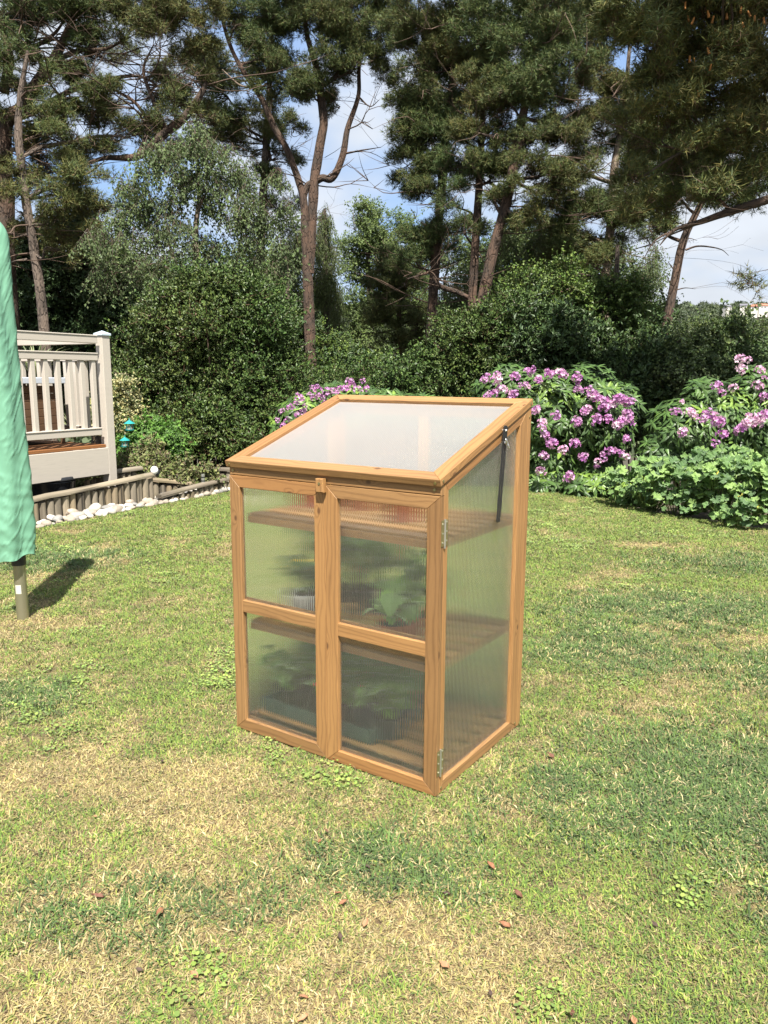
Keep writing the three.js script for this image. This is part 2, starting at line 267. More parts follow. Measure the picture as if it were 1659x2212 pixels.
{
  const kinds = [
    [1, 2, 3, 4].map((s) => tuft(100 + s, 36, 0.040, [0.010, 0.034], [0.1, 0.95], [...STRAW, ...STRAW, GREEN[2], GREEN[4]], 0.0013)),
    [1, 2, 3, 4].map((s) => tuft(200 + s, 32, 0.034, [0.012, 0.040], [0.35, 1.3], [...GREEN, ...GREEN, STRAW[0], STRAW[3]], 0.0015)),
    [1, 2, 3, 4].map((s) => tuft(300 + s, 30, 0.034, [0.020, 0.060], [0.45, 1.25], [...LUSH, ...LUSH, GREEN[0], GREEN[2], STRAW[0], STRAW[2]], 0.0017)),
    [1, 2].map((s) => cloverTuft(400 + s)),
  ];
  const lists = kinds.map((k) => k.map(() => [])), r = rng(77), m = new THREE.Matrix4(), q = new THREE.Quaternion(), e = new THREE.Euler();
  const put = (x, z, sc, kind, tint) => {
    const v = Math.floor(r() * kinds[kind].length); e.set((r() - 0.5) * 0.2, r() * 6.283, (r() - 0.5) * 0.2); q.setFromEuler(e);
    lists[kind][v].push([m.clone().compose(V(x, hgt(x, z), z), q, V(sc, sc * mix(0.8, 1.15, r()), sc)), tint]);
  };
  const gx = 0.153, gz = -2.043, ca = Math.cos(34.02 * Math.PI / 180), sa = Math.sin(34.02 * Math.PI / 180);
  const inBox = (x, z) => { const dx = x - gx, dz = z - gz, lx = dx * ca + dz * sa, lz = -dx * sa + dz * ca; return lx > -0.785 && lx < -0.01 && lz < -0.006 && lz > -0.575; };
  for (let x0 = -5; x0 < 5; x0 += 0.25) for (let z0 = -8.5; z0 < 1.6; z0 += 0.25) {
    const xc = x0 + 0.125, zc = z0 + 0.125, d = Math.hypot(xc, zc), inView = zc < -0.9 && Math.abs(xc) < 0.62 * -zc + 0.55;
    const dens = inView ? (d < 2.4 ? 3300 : d < 3.6 ? 2300 : d < 5.2 ? 1700 : 1300) : 330;
    for (let k = 0, n = dens * 0.0625; k < n; k++) {
      const x = x0 + r() * 0.25, z = z0 + r() * 0.25; if (!inLawn(x, z) || inBox(x, z)) continue;
      const [g, l] = turf(x, z), far = d > 5.2 ? 1.25 : d > 3.6 ? 1.1 : 1, t = mix(0.72, 1.22, r()) * mix(0.85, 1.15, vn(x * 9, z * 9)), u = r();
      const cl = smooth(0.62, 0.74, fbm(x * 3.1 + 50, z * 3.1 + 20, 3)) * 0.14;
      if (u < l * 0.92) put(x, z, far * mix(0.75, 1.15, r()), 2, C(t, t, t));
      else if (u < l * 0.92 + (1 - l) * g) put(x, z, far * mix(0.7, 1.1, r()), r() < cl ? 3 : 1, C(t, t, t));
      else put(x, z, far * mix(0.75, 1.25, r()), 0, C(t, t * mix(0.94, 1, r()), t * mix(0.85, 1, r())));
    }
  }
  const names = ['dry_grass', 'green_grass', 'lush_grass', 'clover'], labels = ['straw coloured dry grass matted over the lawn', 'short yellow green grass growing through the lawn', 'long blue green grass in lush patches on the lawn', 'tiny bright green clover leaves dotted in the lawn'], cats = ['grass', 'grass', 'grass', 'clover'];
  kinds.forEach((k, i) => { const t = thing(names[i], labels[i], cats[i]); t.userData.kind = 'stuff'; k.forEach((g, j) => instances('blade_tuft', g, bladeMat, lists[i][j], t)); });
}
// dead leaves lying on the turf
{
  const leafG = [1, 2, 3].map((s) => { const r = rng(900 + s), T = new Tris(), n = 9, a = [], b = [], c = V(0, 0.004, 0); for (let i = 0; i <= n; i++) { const t = i / n, w = 0.0085 * Math.sin(Math.PI * Math.pow(t, 0.8)) + 0.0005, x = (t - 0.5) * 0.04; a.push(V(x, 0.004 + 0.006 * r(), w)); b.push(V(x, 0.004 + 0.006 * r(), -w)); } for (let i = 0; i < n; i++) { const m0 = V(a[i].x, 0.001, 0), m1 = V(a[i + 1].x, 0.001, 0); T.tri(a[i], a[i + 1], m0).tri(a[i + 1], m1, m0).tri(b[i], m0, b[i + 1]).tri(b[i + 1], m0, m1); } return T.geo(); });
  const mats = [[0.13, 0.055, 0.035], [0.22, 0.10, 0.05], [0.07, 0.045, 0.035], [0.32, 0.17, 0.09]].map((c) => new THREE.MeshStandardMaterial({ color: C(...c), roughness: 0.8, side: THREE.DoubleSide }));
  const spots = [[690, 1812], [705, 1790], [795, 1868], [730, 1925], [742, 1945], [842, 1945], [965, 1925], [790, 1990], [1090, 1990], [345, 1965], [350, 1640], [205, 1755], [300, 2090], [655, 2150], [655, 2195], [735, 2020], [1060, 1865], [1120, 1925], [1235, 2180], [1370, 2195], [1060, 2140], [1190, 1630], [1255, 1655], [1540, 1570], [960, 2080], [420, 2100], [210, 1930], [1415, 1990]];
  const r = rng(55);
  spots.forEach(([u, v], i) => { const p = onY(u, v, 0.018), m = mesh('fallen_leaf', leafG[i % 3], mats[Math.floor(r() * 4)], scene, true); p.y = hgt(p.x, p.z) + 0.012; m.position.copy(p); m.rotation.set((r() - 0.5) * 0.6, r() * 6, (r() - 0.5) * 0.6); m.scale.setScalar(mix(0.4, 0.75, r())); tag(m, 'small curled brown dead leaf lying on the dry lawn', 'leaf', 'dead leaves scattered on the lawn'); });
}
// ---------------------------------------------------------------- the wooden growhouse
const GW = 0.793, GD = 0.584, SL = 0.34, yb = (s) => 0.907 + SL * s;       // width, depth, slope of the lid, top of the sides
const GYAW = -34.02 * Math.PI / 180, GO = V(0.153, 0.004, -2.043);
const gh = (x, y, z) => V(x, y, z).applyAxisAngle(V(0, 1, 0), GYAW).add(GO);
const sheet = new THREE.MeshPhysicalMaterial({ color: C(0.95, 0.97, 0.93), transmission: 0.976, roughness: 0.03, thickness: 0.004, ior: 1.35 });
const lidSheet = new THREE.MeshPhysicalMaterial({ color: C(0.92, 0.95, 0.95), transmission: 0.94, roughness: 0.70, thickness: 0, ior: 1.5, side: THREE.DoubleSide });
const brass = new THREE.MeshStandardMaterial({ color: C(0.34, 0.30, 0.15), metalness: 0.85, roughness: 0.42 });
const zinc = new THREE.MeshStandardMaterial({ color: C(0.62, 0.62, 0.6), metalness: 0.9, roughness: 0.35 });
const blackMetal = new THREE.MeshStandardMaterial({ color: C(0.012, 0.012, 0.013), roughness: 0.42 });
// ribbed twin-wall sheet: outline x0..x1, bottom y0, top(x); ribs run up, `t` thick (0 for a single skin)
function ribbed(x0, x1, y0, top, t, pitch = 0.0085, slope = 0.26) {
  const n = Math.ceil((x1 - x0) / pitch * 8), A = slope * pitch / 6.283, pos = [], nor = [], idx = [];
  for (let side = 0; side < (t ? 2 : 1); side++) for (let i = 0; i <= n; i++) {
    const x = mix(x0, x1, i / n), ph = (x - x0) / pitch * 6.283, z = side ? 0 : t + A * Math.sin(ph), s = slope * Math.cos(ph), l = Math.hypot(1, s);
    for (const y of [y0, top(x)]) { pos.push(x, y, z); if (side) nor.push(0, 0, -1); else nor.push(-s / l, 0, 1 / l); }
  }
  const b = (n + 1) * 2;
  for (let i = 0; i < n; i++) { const a = i * 2; idx.push(a, a + 2, a + 1, a + 1, a + 2, a + 3); if (t) idx.push(b + a, b + a + 1, b + a + 2, b + a + 1, b + a + 3, b + a + 2); }
  if (t) { const N = n * 2; for (const [p, q] of [[0, 1], [N + 1, N]]) idx.push(p, q, b + q, p, b + q, b + p); for (let i = 0; i < n; i++) { const a = i * 2; idx.push(a, b + a, b + a + 2, a, b + a + 2, a + 2); idx.push(a + 1, b + a + 3, b + a + 1, a + 1, a + 3, b + a + 3); } }
  const g = new THREE.BufferGeometry(); g.setAttribute('position', new THREE.Float32BufferAttribute(pos, 3)); g.setAttribute('normal', new THREE.Float32BufferAttribute(nor, 3)); g.setIndex(idx); return g;
}
const house = thing('growhouse', 'small wooden growhouse with sloping lid, double doors and ribbed clear panes', 'growhouse', GO);
house.rotation.y = GYAW;
const screwG = (() => { const g = new THREE.CylinderGeometry(0.0042, 0.0042, 0.003, 12); g.rotateX(Math.PI / 2); return g; })();
let tint = 0; const wood = () => timberTints[tint++ % 4];
const sub = (name, parent) => { const g = new THREE.Group(); g.name = name; parent.add(g); return g; };
function put(name, geo, mat, parent, f) { const m = mesh(name, geo, mat, parent); if (f) f(m); return m; }
const screw = (parent, x, y, z, f, mat = brass) => put('screw', screwG, mat, parent, (m) => { m.position.set(x, y, z); if (f) f(m); });
// a door: mitred frame, middle rail, two panes
function door(x0, x1, yTop, mid, hingeX) {
  const d = sub('door', house), st = 0.043, ra = 0.038, y0 = 0.003, z = (m) => { m.position.z = -0.0205; };
  put('stile', board([[x0, y0], [x0 + st, y0 + ra], [x0 + st, yTop - ra], [x0, yTop]], 0.0205, 'y'), wood(), d, z);
  put('stile', board([[x1, y0], [x1, yTop], [x1 - st, yTop - ra], [x1 - st, y0 + ra]], 0.0205, 'y'), wood(), d, z);
  put('rail', board([[x0 + 0.0004, y0], [x1 - 0.0004, y0], [x1 - st, y0 + ra], [x0 + st, y0 + ra]], 0.020, 'x'), wood(), d, z);
  put('rail', board([[x0 + 0.0004, yTop], [x0 + st, yTop - ra], [x1 - st, yTop - ra], [x1 - 0.0004, yTop]], 0.020, 'x'), wood(), d, z);
  put('rail', board(rect(x0 + st, mid, x1 - st, mid + 0.041), 0.019, 'x'), wood(), d, z);
  for (const [a, b] of [[y0 + ra, mid], [mid + 0.041, yTop - ra]]) {
    put('pane', ribbed(x0 + st + 0.001, x1 - st - 0.001, a + 0.001, () => b - 0.001, 0.004), sheet, d, (m) => { m.position.z = -0.0165; });
    // slim bead that holds the pane, behind it
    put('bead', board(rect(x0 + st - 0.002, a - 0.002, x1 - st + 0.002, a + 0.007), 0.006, 'x', 0.001), timberTints[2], d, (m) => { m.position.z = -0.0268; });
  }
  return d;
}
const dl = door(-GW, -0.3972, 0.8795, 0.4225, -GW); dl.userData.label = 'left door of the growhouse';
const dr = door(-0.3960, 0, 0.8795, 0.4170, 0); dr.userData.label = 'right door of the growhouse with two brass hinges';
put('header', board([[-GW, 0.8815], [0, 0.8815], [0, 0.9105], [-GW, 0.9105]], 0.0195, 'x'), timberTints[0], house, (m) => { m.position.z = -0.0205; });
for (const x of [-GW + 0.018, -0.020]) screw(house, x, 0.896, 0.0002);
// sides
for (const right of [1, 0]) {
  const f = sub('side_frame', house), t = 0.021, place = (m) => { m.rotation.y = Math.PI / 2; m.position.set(right ? -t : -GW, 0, 0); };
  put('stile', board([[0.0212, 0.002], [0.042, 0.036], [0.042, yb(0.042) - 0.031], [0.0212, yb(0.0212)]], t, 'y'), timberTints[1], f, place);
  put('stile', board([[0.500, 0.036], [0.556, 0.002], [0.556, yb(0.556)], [0.500, yb(0.5) - 0.031]], t, 'y'), timberTints[right], f, place);
  put('rail', board([[0.0214, yb(0.0214)], [0.042, yb(0.042) - 0.031], [0.500, yb(0.5) - 0.031], [0.5558, yb(0.5558)]], t - 0.0006, Math.atan(SL)), timberTints[3], f, place);
  put('rail', board([[0.0214, 0.002], [0.5558, 0.002], [0.500, 0.036], [0.042, 0.036]], t - 0.0006, 'x'), timberTints[0], f, place);
  put('pane', ribbed(0.043, 0.499, 0.037, (s) => yb(s) - 0.032, 0.004), sheet, f, (m) => { m.rotation.y = Math.PI / 2; m.position.x = right ? -0.0165 : -GW + 0.0125; });
  f.userData.label = right ? 'right side of the growhouse' : 'left side of the growhouse';
  if (right) for (const [s, y] of [[0.03, 0.018], [0.54, 0.02], [0.57, 1.07]]) screw(f, 0.0003, y, -s, (m) => { m.rotation.y = Math.PI / 2; });
}
// back
{
  const f = sub('back_frame', house), t = 0.0275, z = (m) => { m.position.z = -GD; }, h = yb(0.57), st = 0.045;
  put('stile', board(rect(-GW, 0.002, -GW + st, h), t, 'y'), wood(), f, z); put('stile', board(rect(-st, 0.002, 0, h), t, 'y'), timberTints[1], f, z);
  put('rail', board(rect(-GW + st, h - 0.04, -st, h), t - 0.001, 'x'), wood(), f, z); put('rail', board(rect(-GW + st, 0.002, -st, 0.04), t - 0.001, 'x'), wood(), f, z);
  put('rail', board(rect(-0.417, 0.04, -0.377, h - 0.04), t - 0.002, 'y'), wood(), f, z);
  for (const [a, b] of [[-GW + st, -0.417], [-0.377, -st]]) put('pane', ribbed(a + 0.001, b - 0.001, 0.041, () => h - 0.041, 0.004), sheet, f, (m) => { m.position.z = -GD + 0.012; });
}
// lid
{
  const th = Math.atan(SL), lid = sub('lid', house), x0 = -GW - 0.004, x1 = 0.004, L = 0.594 / Math.cos(th), st = 0.046, t = 0.0215;
  lid.position.set(0, yb(-0.008) + 0.0022, 0.008); lid.rotation.x = -(Math.PI / 2 - th);
  put('rail', board([[x0, 0], [x1, 0], [x1 - st, st], [x0 + st, st]], t, 'x'), timberTints[0], lid);
  put('rail', board([[x0, L], [x0 + st, L - st], [x1 - st, L - st], [x1, L]], t, 'x'), timberTints[1], lid);
  put('rail', board([[x0, 0.0004], [x0 + st, st], [x0 + st, L - st], [x0, L - 0.0004]], t - 0.0004, 'y'), timberTints[3], lid);
  put('rail', board([[x1, 0.0004], [x1, L - 0.0004], [x1 - st, L - st], [x1 - st, st]], t - 0.0004, 'y'), timberTints[1], lid);
  put('pane', ribbed(x0 + st + 0.001, x1 - st - 0.001, st + 0.001, () => L - st - 0.001, 0, 0.008, 0.16), lidSheet, lid, (m) => { m.position.z = 0.0095; m.userData.label = 'milky ribbed pane of the lid'; });
  for (const [x, y] of [[x0 + 0.016, -0.0002], [x1 - 0.016, -0.0002]]) screw(lid, x, y, 0.0105, (m) => { m.rotation.x = Math.PI / 2; });
  for (const y of [0.016, L - 0.016]) screw(lid, x1 + 0.0002, y, 0.0105, (m) => { m.rotation.y = Math.PI / 2; });
}
// turn-button that keeps the doors shut
{
  const k = sub('turn_button', house); k.position.set(-0.4045, 0.878, 0.0012); k.rotation.z = 0.03;
  put('block', board([[-0.0145, -0.0205], [0.0145, -0.0205], [0.0145, 0.0205], [-0.0145, 0.0205]], 0.017, 'y', 0.002), timberTints[1], k);
  screw(k, 0, 0.006, 0.0172);
}
// hinges of the right door
for (const [a, b] of [[0.740, 0.813], [0.064, 0.140]]) {
  const h = sub('hinge', house), H = b - a;
  put('leaf_plate', boxAt(0.0014, H, 0.0150, 0.0014, a + H / 2, -0.0110, 0.0004), brass, h);
  put('leaf_plate', boxAt(0.0014, H, 0.0150, 0.0014, a + H / 2, -0.0305, 0.0004), brass, h);
  const pin = new THREE.CylinderGeometry(0.0031, 0.0031, H + 0.008, 10); pin.translate(0.0026, a + H / 2 - 0.002, -0.0208); put('pin', pin, zinc, h);
  for (const f of [0.14, 0.5, 0.86]) for (const s of [-0.010, -0.0315]) screw(h, 0.0024, a + H * f + (s < -0.02 ? 0.004 : 0), s, (m) => { m.rotation.y = Math.PI / 2; m.scale.setScalar(0.62); }, zinc);
}
// slotted stay of the lid
{
  const s = sub('lid_stay', house), top = V(0.012, 1.052, -0.364), bot = V(0.012, 0.760, -0.331), L = top.distanceTo(bot), w = 0.0125;
  const sh = new THREE.Shape(), c = 0.004; sh.moveTo(-w, c); sh.lineTo(-w + c, 0); sh.lineTo(w - c, 0); sh.lineTo(w, c); sh.lineTo(w, L - c); sh.lineTo(w - c, L); sh.lineTo(-w + c, L); sh.lineTo(-w, L - c);
  const ho = new THREE.Path(), hw = 0.0034; ho.moveTo(-hw, 0.012); ho.lineTo(hw, 0.012); ho.lineTo(hw, L - 0.045); ho.lineTo(-hw, L - 0.045); sh.holes.push(ho);
  const g = new THREE.ExtrudeGeometry(sh, { depth: 0.0018, bevelEnabled: true, bevelThickness: 0.0005, bevelSize: 0.0004, bevelSegments: 1 });
  s.position.copy(bot); s.rotation.y = Math.PI / 2;
  const m = put('arm', g, blackMetal, s); m.rotation.z = Math.atan2(top.z - bot.z, L);
  const ang = m.rotation.z, P = (l, o) => V(-Math.sin(ang) * l, Math.cos(ang) * l, o);
  put('bolt', new THREE.SphereGeometry(0.0042, 10, 6), zinc, s, (k) => k.position.copy(P(L - 0.014, 0.003)));
  const n = put('wing_nut', (() => { const a = new THREE.CylinderGeometry(0.005, 0.006, 0.008, 10); a.rotateX(Math.PI / 2); const w1 = new THREE.SphereGeometry(0.006, 10, 8); w1.scale(1.5, 0.9, 0.45); const w2 = w1.clone(); w1.translate(0.011, 0.001, 0.003); w2.translate(-0.011, 0.001, 0.003); return mergeGeometries([a, w1, w2]); })(), zinc, s, (k) => { k.position.copy(P(L - 0.052, 0.008)); k.rotation.z = 2.3; });
  put('spacer', (() => { const a = new THREE.CylinderGeometry(0.0035, 0.0035, 0.012, 8); a.rotateX(Math.PI / 2); return a; })(), zinc, s, (k) => k.position.copy(P(L - 0.014, -0.005)));
  s.userData.label = 'black slotted metal stay of the lid';
}
// slatted shelves
for (const [y, n] of [[0.742, 7], [0.374, 7], [0.045, 7]]) {
  const s = sub('shelf', house), xa = -GW + 0.030, xb = -0.030;
  if (y > 0.1) put('bearer', boxAt(xb - xa, 0.022, 0.018, (xa + xb) / 2, y - 0.012, -0.055, 0.002), timberTints[1], s), put('bearer', boxAt(xb - xa, 0.022, 0.018, (xa + xb) / 2, y - 0.012, -0.530, 0.002), timberTints[2], s);
  for (const x of [xa + 0.010, xb - 0.010]) put('bearer', boxAt(0.020, 0.022, 0.446, x, y - 0.0125, -0.2925, 0.002), timberTints[1], s);
  for (let k = 0; k < n; k++) put('slat', board(rect(xa + 0.001, -0.0215, xb - 0.001, 0.0215), 0.009, 'x'), timberTints[k % 2], s, (m) => { m.rotation.x = -Math.PI / 2; m.position.set(0, y - 0.001, -0.075 - k * 0.0735); });
}
// ---------------------------------------------------------------- pots and plants on the shelves
const clay = new THREE.MeshStandardMaterial({ color: C(0.30, 0.10, 0.045), roughness: 0.85 }), clay2 = new THREE.MeshStandardMaterial({ color: C(0.30, 0.12, 0.06), roughness: 0.9 });
const whitePlastic = new THREE.MeshStandardMaterial({ color: C(0.75, 0.76, 0.78), roughness: 0.35 }), blackPlastic = new THREE.MeshStandardMaterial({ color: C(0.02, 0.022, 0.022), roughness: 0.4 }), teal = new THREE.MeshStandardMaterial({ color: C(0.03, 0.06, 0.05), roughness: 0.4 });
const compost = new THREE.MeshStandardMaterial({ color: C(0.03, 0.022, 0.016), roughness: 1 });
function potGeo(r, h, rim = true) {
  const p = [[0.001, 0], [r * 0.72, 0], [r * 0.74, 0.004]];
  if (rim) p.push([r * 0.92, h * 0.78], [r * 1.0, h * 0.78], [r * 1.03, h * 0.80], [r * 1.04, h * 0.99], [r * 1.02, h], [r * 0.93, h], [r * 0.9, h * 0.9], [0.002, h * 0.88]);
  else p.push([r * 0.98, h * 0.95], [r * 1.02, h * 0.96], [r * 1.02, h], [r * 0.95, h], [r * 0.9, h * 0.86], [0.002, h * 0.85]);
  return new THREE.LatheGeometry(p.map(([x, y]) => new THREE.Vector2(x, y)), 28);
}
// one leaf: folded along its rib, lying along +x, `L` long and `W` wide
function leafGeo(L, W, cols, arch = 0.25, n = 4, fold = 0.25, sharp = 0.75) {
  const T = new Tris(), P = (t, s) => { const w = W * 0.5 * Math.pow(Math.sin(Math.PI * Math.min(0.999, Math.pow(t, sharp))), 0.9); return V(L * t, arch * L * Math.sin(t * 2.2) * 0.5 - arch * L * t * t * 0.7 + Math.abs(s) * w * fold, s * w); };
  for (let i = 0; i < n; i++) { const a = i / n, b = (i + 1) / n, c = C(...cols[i % cols.length]); for (const s of [-1, 1]) { if (i > 0) T.tri(P(a, 0), s > 0 ? P(a, s) : P(b, 0), s > 0 ? P(b, 0) : P(a, s), c); if (i < n - 1) T.tri(P(a, s), s > 0 ? P(b, s) : P(b, 0), s > 0 ? P(b, 0) : P(b, s), c); if (i === 0) { /* first pair starts at a point */ } } }
  return T.geo();
}
const broad = [leafGeo(0.07, 0.055, [[0.10, 0.20, 0.035]], 0.25), leafGeo(0.06, 0.045, [[0.13, 0.26, 0.04]], 0.3), leafGeo(0.085, 0.06, [[0.085, 0.17, 0.04]], 0.35)];
const stemGreen = new THREE.MeshStandardMaterial({ color: C(0.13, 0.19, 0.05), roughness: 0.7 });
// the spot on a shelf at height y, d behind the doors, that shows at this place in the picture
function inside(u, v, d, y) { const q = ray(u, v).applyAxisAngle(V(0, 1, 0), -GYAW), e = V(0, EYE, 0).sub(GO).applyAxisAngle(V(0, 1, 0), -GYAW), t = (-d - e.z) / q.z; return gh(clamp(e.x + q.x * t, -GW + 0.11, -0.09), y - GO.y + 0.0006, -d); }
function potted(name, label, cat, x, z, y, r, h, mat, opt = {}) {
  const t = thing(name, label, cat, inside(x[0], x[1], z, y), opt.group); t.rotation.y = opt.turn || 0;
  put('pot', potGeo(r, h, !opt.plain), mat, t);
  if (opt.ribs) for (let k = 0; k < 20; k++) put('rib', boxAt(0.003, h * 0.8, r * 0.18, 0, 0, 0, 0.001), blackPlastic, t, (m) => { const a = k / 20 * 6.283; m.rotation.y = -a; m.position.set(Math.sin(-a) * -r * 0.88, h * 0.45, Math.cos(a) * r * 0.88); m.rotation.y = a; });
  if (opt.leaves !== 0) put('soil', (() => { const g = new THREE.CircleGeometry(r * 0.9, 20); g.rotateX(-Math.PI / 2); g.translate(0, h * 0.9, 0); return g; })(), compost, t);
  const q = rng(opt.seed || 1), stems = opt.stems || 0;
  for (let s = 0; s < stems; s++) {
    const a = q() * 6.283, out = mix(0.2, 1, q()) * opt.spread, hh = opt.height * mix(0.45, 1, q()), tip = V(Math.cos(a) * out, h * 0.9 + hh, Math.sin(a) * out), b = V(Math.cos(a) * r * 0.3, h * 0.88, Math.sin(a) * r * 0.3), mid = b.clone().lerp(tip, 0.5).add(V(0, hh * 0.15, 0));
    put('stem', limb([b, mid, tip], [0.0025, 0.002, 0.0012], 5, 6), stemGreen, t);
    for (let k = 0; k < (opt.per || 4); k++) put('leaf', pick(broad, q), softMat, t, (m) => { const w = mix(0.35, 1, q()), p = w < 0.5 ? b.clone().lerp(mid, w * 2) : mid.clone().lerp(tip, w * 2 - 1); m.position.copy(p); m.rotation.set((q() - 0.5) * 0.8, q() * 6.283, mix(-0.5, 0.5, q())); m.scale.setScalar(mix(0.6, 1.15, q()) * (opt.leaf || 1)); });
    if (opt.flower && s < opt.flower[1]) put('flower', new THREE.IcosahedronGeometry(opt.flower[2], 1), new THREE.MeshStandardMaterial({ color: C(...opt.flower[0]), roughness: 0.7 }), t, (m) => { m.position.copy(tip); m.scale.y = 0.6; });
  }
  return t;
}
potted('terracotta_pot', 'large empty terracotta pot on the top shelf behind the left door', 'plant pot', [645, 1085], 0.30, 0.7505, 0.085, 0.145, clay, { leaves: 0 });
potted('terracotta_pot', 'brown terracotta pot on the top shelf behind the middle of the right door', 'plant pot', [775, 1100], 0.33, 0.7505, 0.07, 0.11, clay2, { leaves: 0 });
potted('terracotta_pot', 'small terracotta pot near the right end of the top shelf', 'plant pot', [872, 1120], 0.24, 0.7505, 0.058, 0.105, clay, { leaves: 0 });
potted('potted_plant', 'leafy plant in a white tub with dark ribs and yellow flowers on the middle shelf', 'potted plant', [655, 1320], 0.22, 0.3825, 0.065, 0.075, whitePlastic, { plain: 1, ribs: 1, stems: 9, spread: 0.11, height: 0.12, per: 4, flower: [[0.75, 0.5, 0.02], 3, 0.017], seed: 3 });
potted('potted_plant', 'tall broad leaved plant in a dark pot on the middle shelf between the doors', 'potted plant', [690, 1270], 0.40, 0.3825, 0.07, 0.09, blackPlastic, { plain: 1, stems: 16, spread: 0.15, height: 0.26, per: 7, leaf: 1.2, seed: 5 });
potted('potted_plant', 'green plant in a terracotta pot on the middle shelf behind the right door', 'potted plant', [850, 1360], 0.13, 0.3825, 0.048, 0.07, clay, { stems: 10, spread: 0.11, height: 0.16, per: 5, leaf: 1.1, seed: 8 });
potted('potted_plant', 'bushy plant in a black pot at the back of the middle shelf', 'potted plant', [800, 1280], 0.36, 0.3825, 0.07, 0.09, blackPlastic, { plain: 1, stems: 16, spread: 0.15, height: 0.26, per: 7, leaf: 1.2, seed: 11 });
potted('potted_plant', 'sprawling plant in a small pot at the right end of the middle shelf', 'potted plant', [895, 1320], 0.24, 0.3825, 0.05, 0.07, clay2, { stems: 9, spread: 0.08, height: 0.22, per: 5, leaf: 1.1, seed: 17 });
{
  const tr = thing('plant_tray', 'dark plant tray standing on the floor slats of the growhouse', 'tray', inside(745, 1600, 0.235, 0.0545)); tr.rotation.y = GYAW;
  put('base', boxAt(0.46, 0.006, 0.33, 0, 0.004, 0), blackPlastic, tr);
  for (const [w, d, x, z] of [[0.46, 0.006, 0, 0.165], [0.46, 0.006, 0, -0.165], [0.006, 0.32, 0.227, 0], [0.006, 0.32, -0.227, 0]]) put('wall', boxAt(w, 0.045, d, x, 0.030, z, 0.001), teal, tr);
  const spots = [[[630, 1560], 0.15], [[640, 1540], 0.30], [[735, 1590], 0.15], [[745, 1560], 0.31], [[840, 1620], 0.15], [[850, 1580], 0.29]];
  const says = ['low leafy plant at the left front of the floor tray', 'low leafy plant at the left back of the floor tray', 'plant with a red flower in the middle front of the floor tray', 'low leafy plant in the middle back of the floor tray', 'plant with a red flower at the right front of the floor tray', 'low leafy plant at the right back of the floor tray'];
  spots.forEach(([x, z], i) => potted('tray_plant', says[i], 'potted plant', x, z, 0.0625, 0.048, 0.07, blackPlastic, { plain: 1, stems: 16, spread: 0.11, height: 0.15, per: 7, leaf: 0.8, seed: 30 + i, flower: i === 2 || i === 4 ? [[0.6, 0.05, 0.08], 1, 0.010] : null }));
}
// ---------------------------------------------------------------- rotary airer under its green cover
{
  const foot = onY(50, 1335), t = thing('rotary_airer', 'folded rotary clothes airer in a crumpled green cover on a metal pole', 'clothes airer', V(foot.x, 0, foot.z));
  const steel = new THREE.MeshStandardMaterial({ color: C(0.34, 0.32, 0.22), metalness: 0.75, roughness: 0.42 });
  const p = new THREE.CylinderGeometry(0.0285, 0.0285, 0.40, 24); p.translate(0, 0.19, 0); put('pole', p, steel, t);
  const st = new THREE.CylinderGeometry(0.0288, 0.0288, 0.045, 24, 1, true, -0.5, 1.0); st.translate(0, 0.155, 0); put('sticker', st, new THREE.MeshStandardMaterial({ color: C(0.5, 0.5, 0.42), roughness: 0.5 }), t);
  const c = new THREE.CylinderGeometry(0.034, 0.034, 0.06, 24); c.translate(0, 0.305, 0); put('collar', c, blackPlastic, t);
  const nA = 96, nY = 220, pos = [], uv = [], idx = [], y0 = 0.318, y1 = 1.945;
  for (let j = 0; j <= nY; j++) for (let i = 0; i <= nA; i++) {
    const t = j / nY, y = mix(y0, y1, t), a = (i % nA) / nA * 6.283, ca = Math.cos(a), sa = Math.sin(a);
    const prof = mix(0.100, 0.082, t) * (1 - 0.10 * smooth(0.1, 0, t)) * Math.sqrt(Math.max(0.0005, 1 - Math.pow(smooth(0.90, 1.0, t), 2.2)));
    const fold = 0.008 * Math.cos(a * 5 + 1.2 * Math.sin(t * 4)) + 0.006 * Math.cos(a * 3 - t * 6 + 1);
    const cr = (fbm(a * 3.5 * (i === nA ? 0 : 1) + 3 * sa, y * 9 + ca * 2, 4) - 0.5) * 0.018, cre = Math.pow(1 - Math.abs(2 * fbm(ca * 3 + 7, y * 16 + sa * 3, 3) - 1), 6) * 0.012;
    const r = prof + (fold + (fbm(ca * 2.2 + 9, sa * 2.2 + y * 11, 4) - 0.5) * 0.005 + cre * 0.3 + (t < 0.42 ? 0.0010 * Math.sin(y * 95 + 3 * ca + 5 * vn(ca * 2 + 3, y * 7)) * smooth(0.42, 0.1, t) : 0)) * smooth(1.0, 0.93, t) + 0 * cr;
    const hem = t < 0.02 ? 0.012 * Math.sin(a * 2 + 1) + 0.006 * Math.sin(a * 5) : (0.012 * Math.sin(a * 2 + 1) + 0.006 * Math.sin(a * 5)) * (1 - t) * (1 - t);
    pos.push(-0.022 + ca * r * 1.0, y + hem, sa * r); uv.push(i / nA, y);
  }
  for (let j = 0; j < nY; j++) for (let i = 0; i < nA; i++) { const k = j * (nA + 1) + i; idx.push(k, k + nA + 1, k + 1, k + 1, k + nA + 1, k + nA + 2); }
  const g = new THREE.BufferGeometry(); g.setAttribute('position', new THREE.Float32BufferAttribute(pos, 3)); g.setAttribute('uv', new THREE.Float32BufferAttribute(uv, 2)); g.setIndex(idx); g.computeVertexNormals();
  put('cover', g, new THREE.MeshPhysicalMaterial({ color: C(0.14, 0.315, 0.21), roughness: 0.42, transmission: 0.0, side: THREE.DoubleSide }), t);
}
